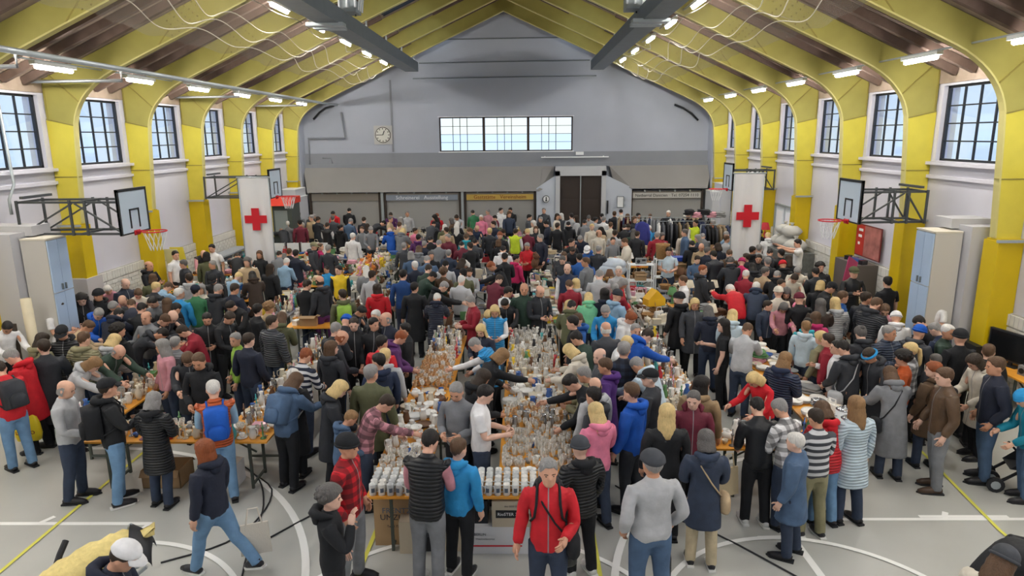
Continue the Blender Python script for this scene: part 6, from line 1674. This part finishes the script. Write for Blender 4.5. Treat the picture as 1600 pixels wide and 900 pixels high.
q=MB(); q.tube([(.34,.16,1.0),(.36,.16,1.22),(.40,.05,1.30),(.44,-.12,1.22),(.44,-.16,.95)],.015,6); q.build('hood_frame',M_galv,e,True)
for wx,wy in ((-.4,-.25),(-.4,.25),(.5,-.25),(.5,.25)):
    q=MB(); q.tube([(wx,wy-.02,.12),(wx,wy+.02,.12)],.12,14); q.build('wheel',M_blackm,e)
q=MB(); 
for wy in(-.22,.22): q.bar((-.4,wy,.12),(.45,wy,.72),.03); q.bar((.5,wy,.12),(-.3,wy,.75),.03)
q.build('chassis',M_galv,e)
# pushchair at the right edge
e=empty('pushchair',(6.9,8.75,0),R(-20),'dark pushchair with small wheels at the right edge behind the teal jacket','pushchair')
for wx,wy in ((-.30,-.22),(-.30,.0),(.35,-.22),(.35,.22),(-.30,.22)):
    q=MB(); q.tube([(wx,wy-.02,.11),(wx,wy+.02,.11)],.11,14); w_=q.build('wheel',M_blackm,e); q=MB(); q.tube([(wx,wy-.025,.11),(wx,wy+.025,.11)],.06,10); q.build('wheel_hub',M_galv,w_)
q=MB(); 
for wy in(-.2,.2): q.bar((-.3,wy,.11),(.3,wy,.65),.03); q.bar((.35,wy,.11),(-.1,wy,.6),.03); q.bar((.3,wy,.65),(.5,wy,1.0),.025)
q.bar((.5,-.2,1.0),(.5,.2,1.0),.03); q.build('chassis',M_blackm,e)
q=MB(); q.add([(-.15,-.18,.35),(.2,-.18,.35),(.3,-.18,.8),(-.15,.18,.35),(.2,.18,.35),(.3,.18,.8)],[(0,1,4,3),(1,2,5,4),(0,2,1),(3,4,5)]); q.build('seat_fabric',M_blackm,e)
# right wall table: screen, case, tennis balls
e=empty('television',(8.8,11.75,.75),R(-75),'black flat television standing on the table by the right wall','television')
q=MB(); q.box(-.45,.45,-.03,.03,.08,.62); q.build('screen_housing',M_blackm,e); q=MB(); q.box(-.42,.42,-.034,-.03,.11,.59); q.build('screen',mat('dark_screen','#15171a',.15),e); q=MB(); q.box(-.16,.16,-.09,.09,0,.015); q.box(-.03,.03,-.02,.02,.015,.1); q.build('stand',M_blackm,e)
plainbox('instrument_case',8.72,12.45,.75,.5,.5,.22,M_blackm,'long black instrument case on the right wall table','case')
for i in range(5): item('plush_bear',8.55+.07*i,12.4+.06*(i%2),.97,'',ir.choice(['yellow','green']),sc_=.6,lab='small yellow green soft toy on the black instrument case')
item('vase',8.62,12.1,.75,'',colr='yellow',lab='yellow vase on the table by the right wall'); item('radio',8.72,11.2,.75,'',colr='grey',lab='grey radio on the table by the right wall')
# steel urns at the right stall
for i,(x,y) in enumerate(((4.43,8.62),(4.5,8.93))):
    e=empty('steel_urn',(x,y,.75),0,['front','rear'][i]+' of the two tall white kitchen urns on the right stall','urn'); q=MB(); q.lathe([(.11,0),(.115,.01),(.115,.36),(.105,.36),(.105,.02),(.001,.02)],16,cap1=False); q.build('urn_body',mat('pale_enamel','#dfe3e4',.3),e,True)
    for s in (-1,1): q=MB(); q.tube([(s*.115,-.03,.28),(s*.15,-.03,.28),(s*.15,.03,.28),(s*.115,.03,.28)],.008,5); q.build('urn_handle',M_metal,e)
    q=MB(); q.lathe([(.12,.362),(.09,.38),(.015,.39),(.02,.42),(.002,.425)],12); q.build('urn_lid',M_metal,e,True)
# blue dustbin on the left
q=MB(); q.box(-.16,.16,-.16,.16,0,.62); P=at(122,655,2,.4); o=q.build('plastic_bin',mat('blue_plastic','#1c7fd0',.4)); o.location=(P.x+.05,P.y+.1,0); tag(o,'bright blue plastic bin between the bald man and the black backpack','bin')
# white barrier counters at the rear left
for i in range(4):
    e=empty('counter_panel',(-9.25+i*.55,25.15,0),0,'white counter panel, %s from the left, in front of the rear left clothes'%['first','second','third','fourth'][i],'counter')
    q=MB(); q.box(-.25,.25,-.03,.03,.2,1.0); q.build('panel',M_white,e); 
    for s in (-1,1): q=MB(); q.box(s*.24-.015,s*.24+.015,-.04,.04,0,1.03); q.build('post',M_blackm if i%2 else M_galv,e)
# red awninged vehicle-like stall at rear left
e=empty('market_trailer',(-9.35,26.8,0),0,'red roofed stall trailer with dark sides in the rear left corner','trailer')
q=MB(); q.box(-.5,.32,-.5,.6,2.35,2.6); q.add([(-.52,-.7,2.3),(.35,-.7,2.3),(.35,-.5,2.6),(-.52,-.5,2.6)],[(0,1,2,3)]); q.build('red_roof',mat('red_roof','#e0402e',.5),e)
q=MB(); q.box(-.48,.28,-.45,.55,.4,2.34); q.build('trailer_body',mat('dark_green_grey','#4a5452',.5),e)
for wx in (-.4,.3): q=MB(); q.tube([(wx,-.5,.28),(wx,-.42,.28)],.26,14); q.build('wheel',M_blackm,e)
q=MB(); q.box(-.4,.1,-.47,-.45,1.2,2.1); q.build('hatch',mat('hatch_grey','#8a9698',.4),e)
# clothes racks with hanging coats, rear right
def rack(x,y,L,rz,lab,n):
    e=empty('clothes_rack',(x,y,0),rz,lab,'clothes rack'); q=MB(); q.tube([(-L/2,0,1.6),(L/2,0,1.6)],.015,6); 
    for s in(-1,1): q.tube([(s*L/2,0,1.6),(s*L/2,0,.06)],.015,6); q.tube([(s*L/2,-.25,.05),(s*L/2,.25,.05)],.015,6)
    q.build('rack_frame',M_galv,e,True)
    for i in range(n):
        t=-L/2+L*(i+.5)/n; lx,ly=t*math.cos(rz),t*math.sin(rz)
        c=ir.choice(['#1c1d21','#26282d','#3a3c42','#e4e4e2','#2a3350','#5c5f66','#1c1d21','#74767a','#8c7a62','#d9d9d6'])
        o=link('hanging_coat',COATM,None,(x+lx,y+ly,0)); o.rotation_euler=(0,0,rz+ir.uniform(-.1,.1)); o.color=(*lin(c),1); 
        cn='black' if c in('#1c1d21','#26282d') else 'pale' if c in('#e4e4e2','#d9d9d6') else 'navy' if c=='#2a3350' else 'brown' if c=='#8c7a62' else 'grey'
        tag(o,'%s coat hanging on the %s'%(cn,lab.split(' with')[0]),'coat','coats on the '+lab.split(' with')[0])
q=MB(); q.v=[]
for z_,w_,d_ in ((.55,.055,.27),(1.0,.05,.25),(1.38,.05,.24),(1.48,.04,.19),(1.55,.03,.05)):
    for k in range(10): a=2*PI*k/10; q.v.append((w_*math.cos(a),d_*math.sin(a)*(1+.05*math.sin(4*a)),z_))
for i in range(4):
    for k in range(10): q.f.append((i*10+k,i*10+(k+1)%10,(i+1)*10+(k+1)%10,(i+1)*10+k)); q.m.append(0)
q.f.append(tuple(range(10))[::-1]); q.m.append(0); q.f.append(tuple(40+k for k in range(10))); q.m.append(0)
for s in (-1,1): q.tube([(0,s*.19,1.46),(0,s*.27,1.1),(.0,s*.27,.82)],[.05,.045,.035],6)
q.tube([(0,0,1.54),(0,0,1.59),(0,.02,1.62)],.005,4)
COATM=q.mesh('hanging_coat',M_matte,True)
rack(6.3,26.2,2.2,R(0),'front clothes rack at the rear right',14); rack(7.4,25.2,1.6,R(8),'right clothes rack near the banner',10); rack(6.4,27.4,2.4,R(0),'rear clothes rack at the rear right',14); rack(4.6,27.9,1.4,R(-10),'short clothes rack right of the dark door',8)
o=link('hanging_coat',COATM,None,(4.35,24.6,.25)); o.color=(*lin('#3a3f8c'),1); o.rotation_euler=(0,0,1.2); tag(o,'long violet blue garment hanging left of the clothes racks','coat')
q=MB(); q.tube([(4.35,24.6,0),(4.35,24.6,1.9)],.015,6); q.tube([(4.2,24.6,1.88),(4.5,24.6,1.88)],.012,6); tag(q.build('garment_stand',M_galv),'thin metal stand holding the violet blue garment','stand')
# heap of coats on top of the racks
for i,(dx,c) in enumerate(((0,'pink'),(.3,'black'),(.6,'pink'),(-.3,'black'),(.95,'grey'))): item('folded_garment',7.0+dx,27.3,1.62+.1*(i%2),'',c,sc_=1.6,lab=c+' garment heaped on the rear clothes rack')
# white shelf racks
def shelf(x,y,w_,h_,lab):
    e=empty('wire_shelf',(x,y,0),0,lab,'shelf'); 
    for sx in(-1,1):
        for sy in(-1,1): q=MB(); q.bar((sx*w_/2,sy*.17,0),(sx*w_/2,sy*.17,h_),.03); q.build('upright',M_white,e)
    for k in range(3): q=MB(); q.box(-w_/2,w_/2,-.17,.17,.35+k*(h_-.42)/2,.37+k*(h_-.42)/2); q.build('shelf_board',M_white,e)
    return e
shelf(3.35,18.95,.7,1.35,'white open shelf rack with boxes right of centre'); shelf(4.0,19.2,.4,1.45,'narrow white shelf rack below the wicker basket')
item('cardboard_box',3.35,18.95,.37+.465,'',None,rz=0,lab='open brown box on the middle board of the white shelf rack',sc_=.8); item('radio',3.35,18.95,1.30,'',colr='grey',lab='grey radio on top of the white shelf rack',rz=0)
q=MB(); q.lathe([(.17,0),(.20,.38),(.21,.42),(.19,.42),(.16,.01),(.001,.01)],16,cap1=False); o=q.build('wicker_basket',M_wick,smooth=True); o.location=(4.0,19.2,1.41); tag(o,'tall round wicker basket on top of the narrow white shelf','basket')
# bedding wrapped in plastic
q=MB(); ell(q,(0,0,.22),(.50,.28,.24),16); ell(q,(.08,-.02,.38),(.40,.24,.20),14); o=q.build('wrapped_bedding',mat('clear_blue_wrap','#c9d4e0',.3,noise=.2,nscale=5,bump=.6),smooth=True); o.location=(2.6,19.8,.75); tag(o,'big bundle of bedding wrapped in plastic left of the white shelf','bundle')
table(2.15,3.05,19.5,20.1,'low table under the plastic wrapped bedding')
# blue crate & boxes
carton(5.0,21.0,.0,.55,.4,1.0,M_card,'tall open brown carton under the blue tray',open_=True)
plainbox('plastic_tray',5.0,21.0,1.02,.62,.36,.12,mat('royal_blue_plastic','#2344a8',.4),'royal blue plastic tray on the tall brown carton','tray')
# right wall: heap of sacks, lamp, posters, magenta board
q=MB(); q.box(-.45,.45,-1.1,1.1,0,1.25); o=q.build('cage_trolley',mat('cage_grey','#6f7270',.6,noise=.3,nscale=12)); o.location=(8.55,21.8,0); tag(o,'loaded cage trolley by the right wall under the white sacks','trolley')
for i,(dy,dz,s) in enumerate(((-.7,0,1.0),(-.1,.02,1.1),(.5,.0,1.0),(-.3,.42,.9),(.25,.42,.85))):
    q=MB(); n=12
    ell(q,(0,0,.20),(.36,.36,.21),14); q.lathe([(.06,.38),(.04,.44),(.09,.50)],8)
    for j,v in enumerate(q.v): q.v[j]=(v[0]*(1+.08*math.sin(v[2]*20+j)),v[1]*(1+.08*math.sin(j*1.7)),v[2])
    o=q.build('white_sack',mat('white_plastic_sack','#bdbcb6',.4,bump=.6,nscale=8),smooth=True); o.location=(8.55,21.8+dy,1.25+dz); o.scale=(s,s,s); tag(o,'stuffed white plastic sack, %s, on the cage trolley'%['near one in the lower layer','middle one in the lower layer','rear one in the lower layer','near one on top','rear one on top'][i],'sack')
item('table_lamp',8.35,23.3,1.35,'',colr='red',lab='table lamp with coral red shade beside the white sacks',sc_=1.3)
plainbox('wooden_crate',8.35,23.3,0,.5,.5,1.35,mat('crate_wood','#8f7a5c',.8,noise=.2,nscale=8),'stacked wooden crate under the coral red lamp','crate')
e=empty('framed_poster',(9.02,17.6,1.68),R(-90),'large red framed poster with photos leaning on the right wall','poster')
q=MB(); q.box(-.65,.65,-.02,.0,0,.85); q.build('poster_frame',mat('dark_red_frame','#6e2626',.5),e)
q=MB(); q.box(-.62,-.2,-.026,-.02,.03,.82); q.build('poster_panel',mat('poster_red','#b8302c',.6),e); q=MB(); q.box(-.19,.62,-.026,-.02,.03,.82); q.build('poster_panel',mat('poster_rose','#b06e66',.7,noise=.5,nscale=4),e)
for z_,w_ in ((.66,.22),(.5,.18),(.3,.1)): q=MB(); q.box(-.5,-.5+w_,-.03,-.026,z_,z_+.07); q.build('poster_text_block',M_white,e)
plainbox('display_cabinet',8.75,17.6,0,.5,1.3,1.6,mat('cabinet_dark','#5c5652',.6),'dark display cabinet below the red poster','cabinet')
for i in range(6): item(ir.choice(['toy_car','storage_tin','plush_bear']),8.68,17.1+.2*i,1.6,'',ir.choice(['blue','white','black','turquoise']),lab='small colourful thing standing on the dark display cabinet, place %s'%ordw[i])
e=empty('folding_board',(8.0,16.3,0),R(12),'tilted magenta board standing by the right wall','board')
q=MB(); q.add([(-.25,0,1.0),(.05,.1,.85),(.38,.25,1.75),(.0,.1,1.95),(-.25,.03,.98),(.05,.13,.83),(.38,.28,1.73),(.0,.13,1.93)],[(0,1,2,3),(7,6,5,4),(0,4,5,1),(1,5,6,2),(2,6,7,3),(3,7,4,0)]); fixn(q.build('board_panel',mat('magenta_panel','#b8386a',.5),e)); q=MB(); q.bar((.0,.12,0),(.05,.14,1.2),.04); q.bar((.2,.2,0),(.2,.2,1.3),.04); q.build('board_leg',M_galv,e)
# small door at the right wall
e=empty('door_2',(XR-.03,23.45,0)); struct(e,'white side door in the right wall with bright glazing')
for s in (-1,1):
    q=MB(); q.box(-.04,0,s*.42-.36,s*.42+.36,0,2.4); dl=q.build('door_leaf',mat('white_door','#dfe8f0',.4),e); q=MB(); q.box(-.05,-.041,s*.42-.26,s*.42+.26,.9,2.25); q.build('door_pane',mat('frosted_pane','#f4f8ff',.3),dl)  # opaque panes; their near-white colour stands in for daylight behind the glazing
q=MB(); q.box(-.08,-.0,-.86,-.80,0,2.48); q.box(-.08,0,.80,.86,0,2.48); q.box(-.08,0,-.86,.86,2.42,2.48); q.build('door_frame',M_galv,e)
# left wall: posts, yellow boards, rack
e=empty('timber_post',(-9.45,12.35,0),0,'pale round timber post leaning by the left casing','post'); q=MB(); q.tube([(.0,0,0),(-.03,.0,1.95)],.09,12); q.build('post_shaft',mat('pale_timber','#d8cdb0',.8,noise=.1,nscale=4),e,True)
q=MB(); q.box(-9.72,-9.62,12.1,12.2,0,1.5); tag(q.build('dark_plank',M_dark),'dark narrow plank standing left of the pale timber post','plank')
for i in range(2):
    q=MB(); q.add([(-10.3+.0,19.2+i*.35,.75),(-9.9,19.2+i*.35,.75),(-10.1,19.3+i*.35,1.75),(-10.5,19.3+i*.35,1.75),(-10.3,19.22+i*.35,.75),(-9.9,19.22+i*.35,.75),(-10.1,19.32+i*.35,1.75),(-10.5,19.32+i*.35,1.75)],[(0,1,2,3),(7,6,5,4),(0,4,5,1),(1,5,6,2),(2,6,7,3),(3,7,4,0)]); o=fixn(q.build('leaning_board',mat('yellow_board' if i else 'striped_board','#d8c640' if i else '#cfcb9a',.6))); tag(o,['pale striped','bright yellow'][i]+' board leaning against the left wall','board')
e=empty('bench_stack',(-10.1,22.6,0),0,'stack of grey folded benches along the left wall','benches')
for i in range(6): q=MB(); q.box(-.25,.25,-1.3+.02*i,1.3,.15+.18*i,.2+.18*i); q.build('bench',mat('bench_grey','#8b9096',.6),e)
q=MB(); q.box(-.2,.2,-1.2,-1.1,0,.15); q.box(-.2,.2,1.1,1.2,0,.15); q.build('bench_foot',M_blackm,e)
# coat hanging on the left cabinet
q=MB(); q.v=[(v.co.x,v.co.y,v.co.z) for v in COATM.vertices]; q.f=[tuple(p.vertices) for p in COATM.polygons]; q.m=[0]*len(q.f); o=q.build('hanging_coat',M_matte,smooth=True); o.location=(-9.35,13.75,.1); o.rotation_euler=(0,0,R(80)); o.color=(.02,.02,.03,1); tag(o,'black coat hanging beside the left cabinet','coat','coats by the left wall')
q=MB(); q.bar((-9.35,13.75,1.72),(-9.5,13.36,1.72),.02); tag(q.build('coat_hook',M_steel),'steel hook holding the black coat on the left cabinet','hook')

# =====================================================================
# labels of the people
# =====================================================================
LM=[('the front mug table',-.7,6.9),('the left crockery row',-1.6,11),('the central glassware row',.2,11.5),('the left stall',-5.0,9.2),('the outer left stall',-6.6,12.5),('the right stall',3.7,9),('the outer right stall',4.6,12),('the left cabinet',-9.2,13.2),('the right cabinet',8,13.4),('the left banner',-7.9,20),('the right banner',6.6,20),('the dark door',2.65,30),('the clothes racks',6.5,26),('the white shelf rack',3.5,19),('the white sacks',8.3,22),('the red poster',8.3,17.5),('the white counter panels',-8.5,25),('the yellow shutter sign',-1,29.5),('the blue grey shutter sign',-4.6,29.5),('the book tables',.5,16.5),('the toy tables',-4.5,18.5),('the small orange table',-4.8,14.7),('the television',8.8,12)]
hname=lambda p:(('balding ' if p['hc']=='k' or 1 else '') if p['hs']=='x' else '')
def desc(p):
    c=CN.get(p['tc'],p['tc']); g=TN[p['top']]
    if p['Q']: g='long puffer coat'
    if p['top']=='V': c={'cream':'pale','hiviz':'neon yellow','orange':'orange'}[p['tc']]
    s='%s %s'%(c,g)
    hat=p['hatn'][0] if p['hatn'] else None
    hh=('%s %s'%(CN.get(hat[1],hat[1]),hat[0])) if hat else ('balding head' if p['hs']=='x' else '%s %s hair'%(HS[p['hs']],HN[p['hc']]))
    return s,hh
def bagd(p):
    ex=p['ex']
    if 'pack' in ex: return '%s backpack'%CN.get(ex['pack'],ex['pack'])
    for b in('bagl','bagr'):
        if b in ex: return '%s shoulder bag'%CN.get(ex[b],ex[b])
    return ''
def face(p):
    h=p['head']; return 'seen from behind' if h<=45 or h>=315 else ('facing right' if h<135 else ('facing the camera' if h<225 else 'facing left'))
def lmk(p): 
    return min(LM,key=lambda l:(l[1]-p['loc'].x)**2+(l[2]-p['loc'].y)**2)[0]
from collections import Counter
for p in PEOPLE:
    s,hh=desc(p); p['L']=['person in '+s+' with '+hh]; b=bagd(p)
    if b: p['L'].append('and '+b)
def join(p): return ' '.join(p['L'])
def dups():
    c=Counter(join(p) for p in PEOPLE); return [p for p in PEOPLE if c[join(p)]>1]
distinct={}
cc=Counter(desc(p)[0] for p in PEOPLE)
uniq=[p for p in PEOPLE if cc[desc(p)[0]]==1]
for p in dups(): p['L'].append('near '+lmk(p))
for p in dups(): p['L'].append(face(p))
for p in dups():
    q=min([u for u in uniq if u is not p],key=lambda u:(u['x']-p['x'])**2+(u['y']-p['y'])**2*2)
    dx,dy=p['x']-q['x'],p['y']-q['y']; rel='left of' if dx<-abs(dy) else 'right of' if dx>abs(dy) else 'in front of' if dy>0 else 'behind'
    p['L']=[x for x in p['L'] if x!=face(p)]; p['L'][-1]=p['L'][-1] if not p['L'][-1].startswith('near') else ''
    p['L']=[x for x in p['L'] if x]+[rel+' the one in '+desc(q)[0]]
for p in dups(): p['L'].append(face(p))
byl={}
for p in PEOPLE: byl.setdefault(join(p),[]).append(p)
for l,ps in byl.items():
    if len(ps)>1:
        ps.sort(key=lambda p:p['x'])
        for i,p in enumerate(ps): 
            nm=['leftmost','second from left','third from left','fourth from left','fifth from left','sixth from left'] if len(ps)>2 else ['left one','right one']
            p['L']=[x for x in p['L'] if x!=face(p)]+[nm[min(i,len(nm)-1)]]
for p in PEOPLE:
    l=join(p).split(); 
    if len(l)>16: l=[w_ for w_ in l if w_ not in('with','hair','the')]
    p['o']['label']=' '.join(l[:16]); p['o']['group']='visitors of the indoor flea market'
    if p['wide_'] if 'wide_' in p else False: pass
lc=Counter(p['o']['label'] for p in PEOPLE); print('person labels dup:',sum(v for v in lc.values() if v>1),'people',len(PEOPLE),'stalls',stall_n,'items',sum(CNT.values()),CNT)
tris=set(); tot=0
for o in bpy.data.objects:
    if o.type=='MESH' and o.data.name not in tris: tris.add(o.data.name); tot+=sum(len(p.vertices)-2 for p in o.data.polygons) if len(o.data.polygons)<200000 else 0
print('unique tris',tot,'objects',len(bpy.data.objects))
